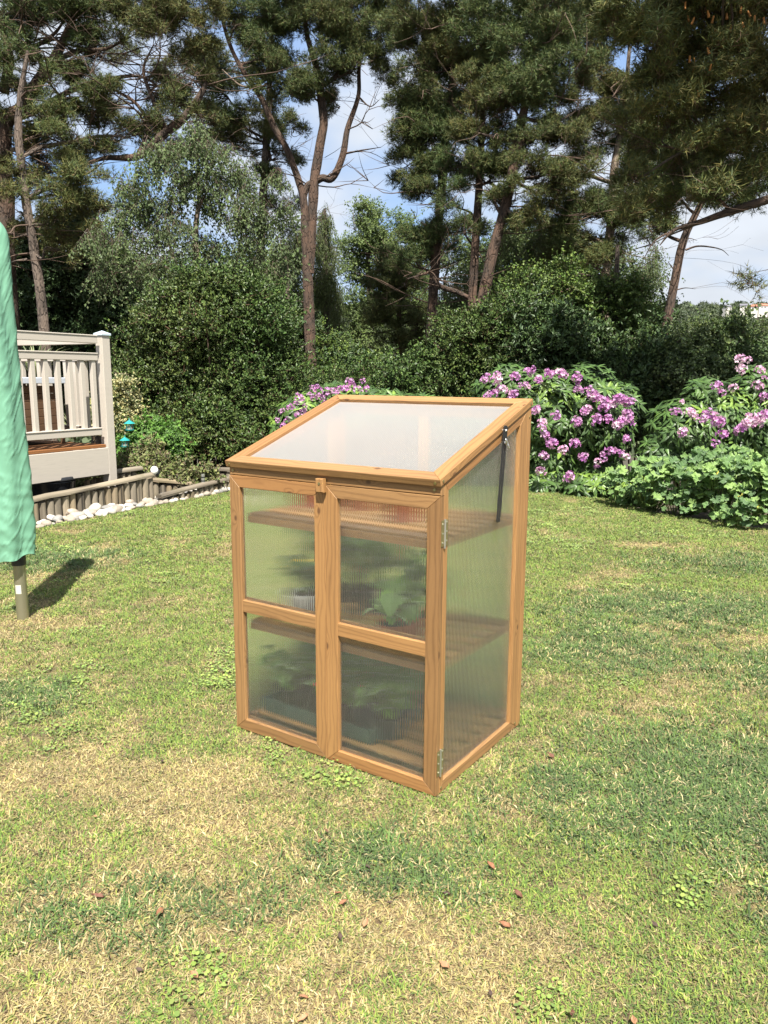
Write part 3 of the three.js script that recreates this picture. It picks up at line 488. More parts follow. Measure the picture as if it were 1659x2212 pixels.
// ---------------------------------------------------------------- raised deck with its railings
const paintF = tex(512, 512, (u, v) => { const k = 0.94 + 0.10 * pvn(u * 20, v * 120, 20, 120) - 0.10 * smooth(0.72, 0.9, pvn(u * 30, v * 30, 30, 30)) * pvn(u * 160, v * 160, 160, 160); return lin(0.44 * k, 0.40 * k, 0.345 * k); }, true);
const paint = new THREE.MeshStandardMaterial({ map: paintF, roughness: 0.55 });
{
  const P0 = V(-2.62, 0, -7.3), A = V(-0.479, 0, 0.878), B = V(-0.878, 0, -0.479), angA = Math.atan2(-A.z, A.x), angB = Math.atan2(-B.z, B.x);
  const deck = thing('deck', 'raised garden deck with cream painted railings and brown boards', 'deck', P0);
  const on = (n, s, t2, y, w, h, d, ang, m = paint, parent = deck) => put(n, boxAt(w, h, d, 0, 0, 0, 0.004), m, parent, (k) => { const p = A.clone().multiplyScalar(s).addScaledVector(B, t2); k.position.set(p.x, y, p.z); k.rotation.y = ang; });
  const post = (s, t2) => { const q = on('post', s, t2, 0.75, 0.09, 1.62, 0.09, angA); const c = new THREE.Group(); const cap = put('post_cap', mergeGeometries([new RoundedBoxGeometry(0.112, 0.022, 0.112, 1, 0.004), (() => { const g = new THREE.ConeGeometry(0.074, 0.026, 4).toNonIndexed(); g.rotateY(Math.PI / 4); g.translate(0, 0.024, 0); return g; })()]), new THREE.MeshStandardMaterial({ color: C(0.42, 0.50, 0.55), roughness: 0.5 }), q, (m) => { m.position.y = 0.822; }); return q; };
  post(0, 0); post(2.05, 0); post(0, 2.1);
  const rail = (along, len, ang) => {
    const g = sub('railing', deck), s = (x) => (along === 'A' ? [x, 0] : [0, x]);
    const piece = (n, x, y, w, h, d) => { const [a, b] = s(x); return on(n, a, b, y, w, h, d, ang, paint, g); };
    for (const [y, h, w] of [[1.520, 0.062, 0.07], [1.362, 0.058, 0.058], [0.680, 0.058, 0.062]]) { piece('rail', len / 2 + 0.045, y, len - 0.09, h, w); piece('rail_cap', len / 2 + 0.045, y + h / 2 + 0.006, len - 0.09, 0.012, w + 0.012); }
    for (let x = 0.135; x < len - 0.06; x += 0.128) piece('baluster', x, 1.022, 0.042, 0.63, 0.042);
  };
  rail('A', 2.05, angA); rail('B', 2.1, angB);
  on('fascia', 1.07, -0.030, 0.405, 2.05, 0.25, 0.028, angA); on('fascia', -0.030, 1.07, 0.405, 2.05, 0.25, 0.028, angB);
  const deckWood = new THREE.MeshStandardMaterial({ map: woodMap, bumpMap: woodBump, bumpScale: 0.001, roughness: 0.7, color: C(0.62, 0.50, 0.5) });
  const dw2 = deckWood.clone(); dw2.color.setRGB(0.72, 0.56, 0.52); const edge = deckWood.clone(); edge.color.setRGB(0.85, 0.62, 0.45);
  for (let k = 0; k < 14; k++) put('deck_board', board(rect(0, -0.069, 2.0, 0.069), 0.028, 'x', 0.003), k === 0 ? edge : k % 2 ? deckWood : dw2, deck, (m) => { m.rotation.order = 'YXZ'; m.rotation.set(-Math.PI / 2, angA, 0); const p = A.clone().multiplyScalar(0.06).addScaledVector(B, 0.035 + k * 0.144); m.position.set(p.x, 0.534, p.z); });
  // box with a grey lid standing on the boards
  const bp = P0.clone().addScaledVector(A, 0.52).addScaledVector(B, 0.62), box = thing('storage_box', 'brown slatted wooden box with a pale grey lid on the deck', 'storage box', V(bp.x, 0.5625, bp.z)); box.rotation.y = angA + 0.05;
  const dark = new THREE.MeshStandardMaterial({ map: woodMap, color: C(0.36, 0.34, 0.4), roughness: 0.8 });
  for (let k = 0; k < 7; k++) for (const [w, d, x, z] of [[0.62, 0.018, 0, 0.22], [0.62, 0.018, 0, -0.22], [0.018, 0.42, 0.301, 0], [0.018, 0.42, -0.301, 0]]) put('slat', boxAt(w, 0.066, d, x, 0.085 + k * 0.07, z, 0.003), dark, box);
  for (const [x, z] of [[0.32, 0.24], [-0.32, 0.24], [0.32, -0.24], [-0.32, -0.24]]) put('corner_post', boxAt(0.03, 0.56, 0.03, x, 0.28, z), dark, box);
  put('lid', boxAt(0.72, 0.055, 0.56, 0, 0.588, 0, 0.006), new THREE.MeshStandardMaterial({ color: C(0.46, 0.5, 0.56), roughness: 0.5 }), box);
  // bin under the deck
  const bb = V(-3.02, -0.05, -6.92), bin = thing('black_bin', 'glossy black plastic bin with a lid under the deck', 'bin', bb);
  put('body', new THREE.LatheGeometry([[0.001, 0], [0.16, 0], [0.165, 0.01], [0.205, 0.3], [0.21, 0.3], [0.21, 0.32], [0.001, 0.32]].map(([x, y]) => new THREE.Vector2(x, y)), 36), new THREE.MeshStandardMaterial({ color: C(0.012, 0.013, 0.015), roughness: 0.22 }), bin);
  put('lid', new THREE.LatheGeometry([[0.001, 0.385], [0.12, 0.38], [0.19, 0.362], [0.222, 0.352], [0.226, 0.322], [0.218, 0.322]].map(([x, y]) => new THREE.Vector2(x, y)), 36), new THREE.MeshStandardMaterial({ color: C(0.02, 0.021, 0.023), roughness: 0.2, side: THREE.DoubleSide }), bin);
}
// ---------------------------------------------------------------- log edging, cobbles, small garden things
const logG = [0, 1, 2].map((k) => { const g = new THREE.CylinderGeometry(0.034, 0.036, 1, 14, 6), p = g.attributes.position; for (let i = 0; i < p.count; i++) { const y = p.getY(i), a = Math.atan2(p.getZ(i), p.getX(i)), q = 1 + 0.10 * (vn(Math.cos(a) * 2 + 5 * k, Math.sin(a) * 2 + y * 2) - 0.5); p.setXYZ(i, p.getX(i) * q, y + (y > 0.49 ? 0.02 * (Math.cos(a + k * 2)) * (Math.hypot(p.getX(i), p.getZ(i)) > 0.01 ? 1 : 0) : 0), p.getZ(i) * q); } const uv = g.attributes.uv; for (let i = 0; i < uv.count; i++) uv.setXY(i, uv.getX(i) * 0.22 + k * 0.3, uv.getY(i) * 0.3 + k * 0.37); g.translate(0, 0.5, 0); g.computeVertexNormals(); return g; });
function logWall(label, a, b, hA, hB, seed, railOn = true, w = 0.07) {
  const t = thing('log_edging', label, 'log edging', V(a.x, 0, a.z)), d = b.clone().sub(a).setY(0), L = d.length(), dir = d.normalize(), r = rng(seed), n = Math.floor(L / w);
  for (let k = 0; k < n; k++) put('log', logG[k % 3], logTints[Math.floor(r() * 4)], t, (m) => { const f = (k + 0.5) / n, h = mix(hA, hB, f) - (railOn ? 0.028 : 0.0) + (r() - 0.5) * 0.02 + 0.25; m.position.set(dir.x * L * f, -0.25 + 0 * h, dir.z * L * f); m.scale.set(w / 0.073 * mix(0.9, 1.04, r()), h, w / 0.073); m.rotation.y = r() * 6.28; m.rotation.z = (r() - 0.5) * 0.03; });
  if (railOn) {
    const A = V(-dir.x * 0.04, hA, -dir.z * 0.04), B = V(dir.x * (L + 0.05), hB, dir.z * (L + 0.05)), len = A.distanceTo(B);
    const s = new THREE.Shape(); for (let i = 0; i <= 12; i++) { const q = i / 12 * Math.PI; const x = Math.cos(q) * 0.042, y = Math.sin(q) * 0.028; if (i === 0) s.moveTo(x, -0.010); s.lineTo(x, y); if (i === 12) s.lineTo(x, -0.010); }
    const g = new THREE.ExtrudeGeometry(s, { depth: len, steps: 10, bevelEnabled: false }), p = g.attributes.position, uv = g.attributes.uv;
    for (let i = 0; i < p.count; i++) { const z = p.getZ(i); p.setX(i, p.getX(i) * (1 + 0.12 * (vn(z * 5, seed) - 0.5)) + 0.01 * (vn(z * 3, seed + 9) - 0.5)); p.setY(i, p.getY(i) + 0.010 * (vn(z * 4, seed + 4) - 0.5)); uv.setXY(i, p.getX(i) * 2 + p.getY(i) * 3, z * 0.6 + seed); }
    g.computeVertexNormals();
    put('rail', g, logTints[seed % 4], t, (m) => { m.position.copy(A); m.lookAt(t.position.clone().add(B)); });
  }
  return t;
}
logWall('longer grey log edging with a half round top rail in front of the deck post', V(-2.22, 0, -7.32), V(-3.15, 0, -5.6), 0.27, 0.165, 1, true, 0.075);
logWall('low log edging with a sloping pale rail near the growhouse corner', V(-2.10, 0, -7.20), V(-1.46, 0, -8.38), 0.075, 0.165, 2, true, 0.07);
logWall('short log edging set back inside the bed behind the globe lamp', V(-2.42, 0, -7.72), V(-1.98, 0, -7.86), 0.165, 0.10, 3, true, 0.065);
logWall('weathered log edging under the deck beside the black bin', V(-2.86, 0, -7.25), V(-2.50, 0, -7.72), 0.245, 0.27, 4, true, 0.06);
logWall('dark log edging behind the yellow green ivy', V(-2.30, 0, -8.25), V(-1.75, 0, -8.75), 0.20, 0.16, 5, false, 0.06);
logWall('short grey log edging at the far end near the growhouse roof', V(-1.86, 0, -8.62), V(-1.40, 0, -8.62), 0.16, 0.15, 6, true, 0.065);
{
  // cobbles along the foot of the edging
  const r = rng(303), shapes = [0, 1, 2, 3, 4].map((k) => { const g = mergeVertices(new THREE.IcosahedronGeometry(1, 4).deleteAttribute('normal').deleteAttribute('uv')), p = g.attributes.position; for (let i = 0; i < p.count; i++) { const x = p.getX(i), y = p.getY(i), z = p.getZ(i), q = 1 + 0.30 * (vn(x * 1.1 + k * 7, y * 1.1 + z * 0.9 + 3) - 0.5) + 0.12 * (vn(x * 2.3 + k, z * 2.3 + y) - 0.5); p.setXYZ(i, x * q, y * q, z * q); } g.computeVertexNormals(); g.setAttribute('uv', new THREE.Float32BufferAttribute(Array.from({ length: p.count * 2 }, (_, i) => (i % 2 ? p.getY(i >> 1) * 0.4 + p.getZ(i >> 1) * 0.2 : p.getX(i >> 1) * 0.4 + p.getZ(i >> 1) * 0.25)), 2)); return g; });
  const stoneMap = tex(256, 256, (u, v) => { const s = pvn(u * 9, v * 9, 9, 9), f = pvn(u * 64, v * 64, 64, 64), vein = smooth(0.08, 0, Math.abs(pvn(u * 5, v * 5, 5, 5) - 0.5)); const k = 0.72 + 0.3 * s + 0.3 * (f - 0.5) + 0.15 * vein; return lin(0.78 * k, 0.76 * k, 0.72 * k); }, true);
  const mats = [[0.40, 0.385, 0.36], [0.52, 0.50, 0.455], [0.30, 0.30, 0.30], [0.62, 0.60, 0.555], [0.36, 0.32, 0.27], [0.47, 0.40, 0.33], [0.68, 0.66, 0.62]].map((c, i) => new THREE.MeshStandardMaterial({ name: `stone${i}`, map: stoneMap, color: C(...c), roughness: 0.8 }));
  const tones = { stone0: 'grey', stone1: 'cream', stone2: 'dark grey', stone3: 'pale', stone4: 'brown', stone5: 'buff', stone6: 'white' };
  const line = [[-1.44, -8.36], [-2.04, -7.26], [-2.66, -6.14], [-3.5, -4.58]];
  const lens = line.slice(1).map((p, i) => Math.hypot(p[0] - line[i][0], p[1] - line[i][1])), tot = lens.reduce((a, b) => a + b);
  let n = 0;
  for (let s = 0; s < tot - 1.05;) {
    let q = s, k = 0; while (q > lens[k]) { q -= lens[k]; k++; }
    const f = q / lens[k], x = mix(line[k][0], line[k + 1][0], f), z = mix(line[k][1], line[k + 1][1], f), dx = (line[k + 1][0] - line[k][0]) / lens[k], dz = (line[k + 1][1] - line[k][1]) / lens[k];
    for (let row = 0; row < 3; row++) {
      if (row === 2 && r() < 0.35) continue;
      const R0 = row === 0 ? mix(0.026, 0.046, r()) : mix(0.028, 0.062, r() * r()), off = -0.005 - row * 0.058 + (r() - 0.5) * 0.03, al = (r() - 0.5) * 0.05, px = x + dx * al - dz * off * -1, pz = z + dz * al + dx * off * -1;
      const m = mesh('cobble', shapes[Math.floor(r() * 5)], mats[Math.floor(r() * 7)], scene, true), sy = mix(0.55, 0.85, r());
      m.scale.set(R0 * mix(0.95, 1.35, r()), R0 * sy, R0 * mix(0.85, 1.1, r())); m.position.set(px, hgt(px, pz) + R0 * sy * 0.62 + row * 0.012, pz); m.rotation.set((r() - 0.5) * 0.5, r() * 6.28, (r() - 0.5) * 0.5);
      const tone = tones[m.material.name], zone = pz < -7.75 ? 'near the growhouse' : pz < -7.15 ? 'below the globe lamp' : pz < -6.3 ? 'in front of the deck' : 'by the green airer cover'; tag(m, `${tone} rounded cobble in the row ${zone}`, 'cobble', `${tone} cobbles ${zone}`); n++;
    }
    s += mix(0.062, 0.088, r());
  }
}
{
  // globe lamp on the rail end
  const p = at(333.5, 1016, 7.30), t = thing('globe_lamp', 'round white globe lamp on the end of the log rail', 'garden lamp', p);
  put('globe', (() => { const g = new THREE.SphereGeometry(0.036, 24, 16); g.scale(1, 1.12, 1); return g; })(), new THREE.MeshPhysicalMaterial({ color: C(0.82, 0.82, 0.80), roughness: 0.25 }), t);
  put('base', (() => { const g = new THREE.CylinderGeometry(0.034, 0.026, 0.05, 16); g.rotateX(-1.0); g.translate(0.012, -0.03, -0.02); return g; })(), blackPlastic, t);
  const q = at(438.6, 1034, 7.72), s = thing('steel_path_light', 'short banded steel path light behind the sloping rail', 'garden lamp', q);
  for (const [y, m] of [[0.035, zinc], [0.016, blackPlastic], [-0.003, zinc], [-0.022, blackPlastic], [-0.041, zinc]]) put('band', (() => { const g = new THREE.CylinderGeometry(0.0205, 0.0205, m === zinc ? 0.024 : 0.0138, 20); g.translate(0, y, 0); return g; })(), m, s);
  put('stake', (() => { const g = new THREE.CylinderGeometry(0.012, 0.012, 0.22, 10); g.translate(0, -0.16, 0); return g; })(), zinc, s);
  const w = at(354, 1021, 8.1), wp = thing('stump_post', 'short weathered wooden post capped with a flat block among ivy', 'post', V(w.x, -0.1, w.z));
  put('shaft', (() => { const g = new THREE.CylinderGeometry(0.026, 0.028, w.y + 0.26, 12); g.translate(0, (w.y + 0.26) / 2, 0); return g; })(), logTints[1], wp); put('cap', boxAt(0.075, 0.022, 0.07, 0, w.y + 0.262, 0), logTints[0], wp);
  // two hanging bird feeders
  const tealP = new THREE.MeshStandardMaterial({ color: C(0.02, 0.26, 0.26), roughness: 0.45 }), clear = new THREE.MeshPhysicalMaterial({ color: C(0.9, 0.95, 0.95), transmission: 0.85, roughness: 0.15, thickness: 0, side: THREE.DoubleSide });
  for (const [u, v, say, s] of [[280, 921, 'upper teal lantern shaped bird feeder hanging by the white flowered shrub', 1], [270, 957, 'lower teal lantern shaped bird feeder hanging below the other', 0.95]]) {
    const c = at(u, v, 8.25), f = thing('bird_feeder', say, 'bird feeder', c); f.scale.setScalar(s);
    put('roof', (() => { const g = new THREE.ConeGeometry(0.062, 0.04, 6); g.translate(0, 0.05, 0); return g; })(), tealP, f);
    put('finial', new THREE.TorusGeometry(0.008, 0.002, 6, 12), tealP, f, (m) => { m.position.y = 0.076; });
    put('tube', (() => { const g = new THREE.CylinderGeometry(0.036, 0.036, 0.066, 6, 1, true); return g; })(), clear, f);
    put('seed', (() => { const g = new THREE.CylinderGeometry(0.031, 0.031, 0.03, 6); g.translate(0, -0.017, 0); return g; })(), new THREE.MeshStandardMaterial({ color: C(0.25, 0.2, 0.12), roughness: 1 }), f);
    put('tray', (() => { const g = new THREE.CylinderGeometry(0.054, 0.05, 0.012, 6); g.translate(0, -0.038, 0); return g; })(), tealP, f);
    for (let k = 0; k < 6; k++) put('bar', boxAt(0.004, 0.072, 0.004, Math.cos(k * 1.047) * 0.038, 0, Math.sin(k * 1.047) * 0.038, 0.001), tealP, f);
    put('cord', (() => { const g = new THREE.CylinderGeometry(0.0012, 0.0012, 0.30, 5); g.translate(0, 0.234, 0); return g; })(), blackMetal, f);
  }
}
// ---------------------------------------------------------------- foliage: sprays that crowns are made of
const UP = V(0, 1, 0);
function frame(dir, roll) { const q = new THREE.Quaternion().setFromUnitVectors(UP, dir.clone().normalize()); return q.multiply(new THREE.Quaternion().setFromAxisAngle(UP, roll)); }
function addLeaf(T, base, dir, nrm, L, W, col, fold = 0.25) {
  const d = dir.clone().normalize(), s = d.clone().cross(nrm).normalize(), n = s.clone().cross(d), m = base.clone().addScaledVector(d, L * 0.45), tip = base.clone().addScaledVector(d, L).addScaledVector(n, -L * 0.12);
  const l = m.clone().addScaledVector(s, W / 2).addScaledVector(n, W * fold), r = m.clone().addScaledVector(s, -W / 2).addScaledVector(n, W * fold);
  T.tri(base, l, tip, col).tri(base, tip, r, col);
}
const jit = (c, r, k = 0.22) => { const q = 1 + (r() - 0.5) * 2 * k; return C(c[0] * q * (1 + (r() - 0.5) * k * 0.6), c[1] * q, c[2] * q * (1 + (r() - 0.5) * k)); };
// Scots pine: a branched shoot whose ends carry brushes of needles
function pineSpray(seed, size, cols, needles = 120, nw = 0.0075) {
  const r = rng(seed), T = new Tris(), wood = C(0.10, 0.065, 0.045), shoots = [];
  for (let k = 0; k < 7; k++) { const a = k * 2.4 + r(), b = V(0, size * mix(0.1, 0.55, k / 6), 0), d = V(Math.cos(a) * 0.9, mix(0.35, 1.1, r()), Math.sin(a) * 0.9).normalize(), L = size * mix(0.30, 0.55, r()); shoots.push([b, d, L]); const e = b.clone().addScaledVector(d, L), w = V(0.004, 0, 0.002); T.tri(b.clone().sub(w), b.clone().add(w), e, wood); }
  shoots.push([V(0, 0, 0), V(0, 1, 0), size * 0.9]);
  for (const [b, d, L] of shoots) for (let k = 0; k < needles / 8; k++) {
    const t = mix(0.35, 1, Math.pow(r(), 0.7)), p = b.clone().addScaledVector(d, L * t), n = V(gauss(r), gauss(r), gauss(r)).normalize().addScaledVector(d, 0.75).normalize(), l = size * mix(0.2, 0.34, r()), s = n.clone().cross(V(r() - 0.5, r() - 0.5, r() - 0.5)).normalize().multiplyScalar(nw * mix(0.6, 1.2, r()) * 0.5);
    T.tri(p.clone().sub(s), p.clone().add(s), p.clone().addScaledVector(n, l), jit(pick(cols, r), r, 0.3));
  }
  return T.geo();
}
// twig with small leaves; hang < 0 droops
function leafSpray(seed, size, n, L, W, cols, spread = 0.9, hang = 0) {
  const r = rng(seed), T = new Tris(), wood = C(0.09, 0.06, 0.04);
  for (let b = 0; b < 3; b++) {
    const a = b * 2.1 + r(), d = V(Math.cos(a) * spread, hang ? hang : mix(0.4, 1, r()), Math.sin(a) * spread).normalize(), ln = size * mix(0.7, 1, r()), w = V(0.0025, 0, 0.002);
    T.tri(w.clone().negate(), w, d.clone().multiplyScalar(ln), wood);
    for (let k = 0; k < n / 3; k++) { const t = mix(0.15, 1.02, r()), p = d.clone().multiplyScalar(ln * t).add(V(gauss(r), gauss(r), gauss(r)).multiplyScalar(size * 0.06)), o = V(gauss(r), gauss(r) + (hang ? -0.7 : 0.25), gauss(r)).normalize(); addLeaf(T, p, o, V(gauss(r) * 0.6, 1, gauss(r) * 0.6), L * mix(0.6, 1.1, r()), W * mix(0.7, 1.1, r()), jit(pick(cols, r), r)); }
  }
  return T.geo();
}
const PINE = [[0.090, 0.118, 0.038], [0.072, 0.098, 0.036], [0.112, 0.124, 0.040], [0.06, 0.088, 0.036], [0.122, 0.116, 0.040]];
const pineS = [1, 2, 3, 4].map((s) => pineSpray(1000 + s, 0.27, PINE, 112, 0.0085));
const pineS2 = [1, 2, 3].map((s) => pineSpray(1100 + s, 0.27, PINE, 112, 0.0085));
const BIRCH = [[0.085, 0.135, 0.034], [0.105, 0.158, 0.040], [0.066, 0.108, 0.03], [0.13, 0.17, 0.06]];
const birchS = [1, 2, 3].map((s) => leafSpray(1200 + s, 0.45, 30, 0.044, 0.034, BIRCH, 0.6, -0.9));
const HOLLY = [[0.046, 0.084, 0.021], [0.062, 0.108, 0.027], [0.035, 0.066, 0.018], [0.085, 0.13, 0.038]];
const hollyS = [1, 2, 3].map((s) => leafSpray(1300 + s, 0.24, 36, 0.042, 0.024, HOLLY));
const BUSH = [[0.065, 0.11, 0.022], [0.088, 0.138, 0.03], [0.05, 0.09, 0.022], [0.118, 0.165, 0.038]];
const bushS = [1, 2, 3].map((s) => leafSpray(1400 + s, 0.34, 36, 0.055, 0.034, BUSH));
const DARK = [[0.045, 0.078, 0.028], [0.058, 0.095, 0.034], [0.038, 0.066, 0.026]];
const darkS = [1, 2, 3].map((s) => leafSpray(1500 + s, 0.45, 42, 0.085, 0.04, DARK, 0.8));
const LIME = [[0.12, 0.18, 0.038], [0.15, 0.21, 0.048], [0.092, 0.148, 0.032]];
const limeS = [1, 2, 3].map((s) => leafSpray(1600 + s, 0.42, 36, 0.07, 0.045, LIME));
const WEEP = [[0.095, 0.135, 0.03], [0.12, 0.16, 0.038], [0.07, 0.105, 0.028]];
const weepS = [1, 2, 3].map((s) => leafSpray(1700 + s, 0.6, 60, 0.075, 0.018, WEEP, 0.35, -1));
const IVY = [[0.17, 0.21, 0.05], [0.12, 0.16, 0.04], [0.23, 0.235, 0.08], [0.16, 0.12, 0.06]];
const ivyS = [1, 2, 3].map((s) => leafSpray(1800 + s, 0.10, 26, 0.032, 0.028, IVY, 1));
const FRESH = [[0.12, 0.26, 0.03], [0.15, 0.31, 0.04], [0.09, 0.20, 0.025]];
const freshS = [1, 2, 3].map((s) => leafSpray(1900 + s, 0.18, 36, 0.045, 0.026, FRESH));
const CREAM = [[0.55, 0.52, 0.30], [0.48, 0.44, 0.2], [0.15, 0.2, 0.05], [0.10, 0.15, 0.04]];
const creamS = [1, 2].map((s) => leafSpray(1950 + s, 0.14, 40, 0.03, 0.024, CREAM, 1));

// sprays through an ellipsoid, gathered in clumps; returns clump centres
function fill(lists, c, rad, n, o, r) {
  const clumps = [], k = o.clumps || Math.max(3, Math.round(n / 14));
  for (let i = 0; i < k; i++) { let p; do { p = V(r() * 2 - 1, r() * 2 - 1, r() * 2 - 1); } while (p.lengthSq() > 1 || p.lengthSq() < (o.hollow || 0)); clumps.push(p.multiply(rad).add(c)); }
  const cs = o.clumpSize || 0.42, m = new THREE.Matrix4();
  for (let i = 0; i < n; i++) {
    const cl = clumps[i % k], p = cl.clone().add(V(gauss(r) * cs * rad.x * o.flat?.[0] || gauss(r) * cs * Math.min(rad.x, 0.9), gauss(r) * cs * Math.min(rad.y, 0.9) * (o.squash || 0.6), gauss(r) * cs * Math.min(rad.z, 0.9)));
    const out = p.clone().sub(c).divide(rad), dir = o.hang ? V(gauss(r) * 0.25, 1, gauss(r) * 0.25) : V(out.x * 0.7 + gauss(r) * 0.6, (o.up ?? 0.7) + out.y * 0.5 + gauss(r) * 0.35, out.z * 0.7 + gauss(r) * 0.6), s = mix(0.75, 1.25, r()) * (o.scale || 1), t = mix(0.82, 1.18, r()), w = o.warm ? mix(1 - o.warm, 1 + o.warm, vn(p.x * 0.8 + 3, p.y * 0.8 + p.z)) : 1;
    lists[Math.floor(r() * lists.length)].push([m.clone().compose(p, frame(dir, r() * 6.283), V(s, s, s)), C(t * w, t, t * mix(0.9, 1.05, r()))]);
  }
  return clumps;
}
const groundAt = (p) => hgt(p.x, p.z) - 0.05;
// a tree: stems given as [u, v, depth] points with radii, clusters as [u, v, ru, rv, count, depth]
function tree(o) {
  const r = rng(o.seed), t = thing(o.name, o.label, 'tree', null, o.group), lists = o.sprays.map(() => []), nodes = [];
  o.stems.forEach((s, i) => {
    const pts = s.p.map(([u, v, d]) => at(u, v, d ?? o.depth));
    if (s.root) { const b = pts[0].clone(); b.y = groundAt(b) - 0.3; if (b.y < pts[0].y - 0.5) pts.unshift(b); else pts[0].y = b.y; }
    const rad = s.r.map((x) => x * (o.slim || 1));
    put(i === 0 ? 'trunk' : 'branch', limb(pts, rad, i === 0 ? 12 : 8, pts.length * 5, 0.10, o.seed + i), s.bark || o.bark, t);
    const curve = new THREE.CatmullRomCurve3(pts, false, 'centripetal'); for (let k = 4; k <= 14; k++) nodes.push([curve.getPoint(k / 14), mix(rad[0], rad[rad.length - 1], k / 14)]);
  });
  const twigs = [];
  for (let i = 0; i < (o.bare || 0); i++) {                                 // bare, crooked side branches
    const [b, w0] = pick(nodes, r), L = mix(0.5, 1.7, r()), a = r() * 6.283, d = V(Math.cos(a), mix(-0.25, 0.6, r()), Math.sin(a) * 0.8).normalize(), w = Math.min(w0 * 0.5, 0.016), p1 = b.clone().addScaledVector(d, L * 0.35).add(V(gauss(r), gauss(r), gauss(r)).multiplyScalar(L * 0.08)), p2 = b.clone().addScaledVector(d, L * 0.7).add(V(gauss(r), gauss(r), gauss(r)).multiplyScalar(L * 0.14)), p3 = b.clone().addScaledVector(d, L).add(V(gauss(r), gauss(r), gauss(r)).multiplyScalar(L * 0.2));
    twigs.push(limb([b, p1, p2, p3], [w, w * 0.75, w * 0.5, 0.002], 5, 9));
    for (let k = 0; k < 4; k++) { const s = pick([p1, p2, p3], r), e = s.clone().addScaledVector(d, L * 0.25).add(V(gauss(r), gauss(r) + 0.15, gauss(r)).multiplyScalar(L * 0.3)); twigs.push(limb([s, s.clone().lerp(e, 0.5).add(V(gauss(r) * 0.05, gauss(r) * 0.05, 0)), e], [w * 0.5, w * 0.35, 0.0015], 4, 5)); }
  }
  for (const [u, v, ru, rv, n, d = o.depth, opt = {}] of o.clusters) {
    const c = at(u, v, d), k = d / FOC, rad = V(ru * k, rv * k, Math.max(0.5, (ru + rv) * 0.5 * k) * (o.thick || 1));
    const cl = fill(lists, c, rad, Math.round(n * (o.density || 1)), { ...o.fill, ...opt }, r);
    if (o.limbs === false) continue;
    let best = null, bd = 1e9; for (const q of nodes) { const e = q[0].distanceTo(c) + Math.max(0, q[0].y - c.y) * 1.2; if (e < bd) { bd = e; best = q; } }
    if (best) {
      const m1 = best[0].clone().lerp(c, 0.35).add(V(gauss(r) * 0.2, bd * 0.06 + gauss(r) * 0.15, gauss(r) * 0.2)), m2 = best[0].clone().lerp(c, 0.7).add(V(gauss(r) * 0.25, bd * 0.05, gauss(r) * 0.25)), w = Math.min(best[1] * 0.6, 0.02 + bd * 0.016);
      if (bd > 0.4) put('branch', limb([best[0], m1, m2, c], [w, w * 0.75, w * 0.5, w * 0.25], 6, 14, 0.1, Math.floor(r() * 999)), o.limbBark || o.bark, t);
      for (const q of cl) { const f = mix(0.3, 1, r()), b = f < 0.7 ? m1.clone().lerp(m2, f / 0.7) : m2.clone().lerp(c, (f - 0.7) / 0.3), mid = b.clone().lerp(q, 0.5).add(V(gauss(r) * 0.12, gauss(r) * 0.12, gauss(r) * 0.12)); twigs.push(limb([b, mid, q], [w * 0.34, w * 0.22, 0.004], 4, 5)); }
    }
  }
  if (twigs.length) { const m = put('twigs', mergeGeometries(twigs), o.twigBark || twigBark, t); m.userData.kind = 'stuff'; }
  o.sprays.forEach((g, i) => instances('crown', g, o.mat, lists[i], t));
  return t;
}
function shrub(name, label, cat, depth, clusters, sprays, mat, o = {}) {
  const r = rng(o.seed || 5), t = thing(name, label, cat, null, o.group), lists = sprays.map(() => []), low = V(0, 0, 0); let n0 = 0;
  const stems = [];
  for (const [u, v, ru, rv, n, d = depth, opt = {}] of clusters) {
    const c = at(u, v, d), k = d / FOC, rad = V(ru * k, rv * k, Math.max(0.22, (ru + rv) * 0.5 * k) * (o.thick || 1)), cl = fill(lists, c, rad, Math.round(n), { squash: 1, clumpSize: 0.36, hollow: 0.12, ...o.fill, ...opt }, r);
    if (o.wisps !== 0) for (let i = 0; i < 4; i++) { const a = mix(0.15, 0.85, r()) * Math.PI; fill(lists, c.clone().add(V(Math.cos(a) * rad.x * 1.05, Math.sin(a) * rad.y * mix(1.0, 1.45, r()), (r() - 0.3) * rad.z)), V(0.06, 0.12, 0.06), 4 + Math.floor(r() * 4), { clumps: 2, clumpSize: 1, squash: 1 }, r); }
    const b = V(c.x + gauss(r) * 0.2, 0, c.z + gauss(r) * 0.15); b.y = groundAt(b) - 0.1;
    for (let i = 0; i < Math.min(6, cl.length); i++) { const m = b.clone().lerp(cl[i], 0.5).add(V(gauss(r) * 0.08, 0, gauss(r) * 0.08)); stems.push(limb([b, m, cl[i]], [0.014, 0.010, 0.004].map((x) => x * (o.stem || 1)), 5, 6)); }
  }
  if (stems.length) { const m = put('stems', mergeGeometries(stems), o.bark || twigBark, t); m.userData.kind = 'stuff'; }
  sprays.forEach((g, i) => instances('foliage', g, mat, lists[i], t));
  return t;
}
const pineFill = { clumpSize: 0.36, squash: 0.85, up: 0.75, warm: 0.22 };
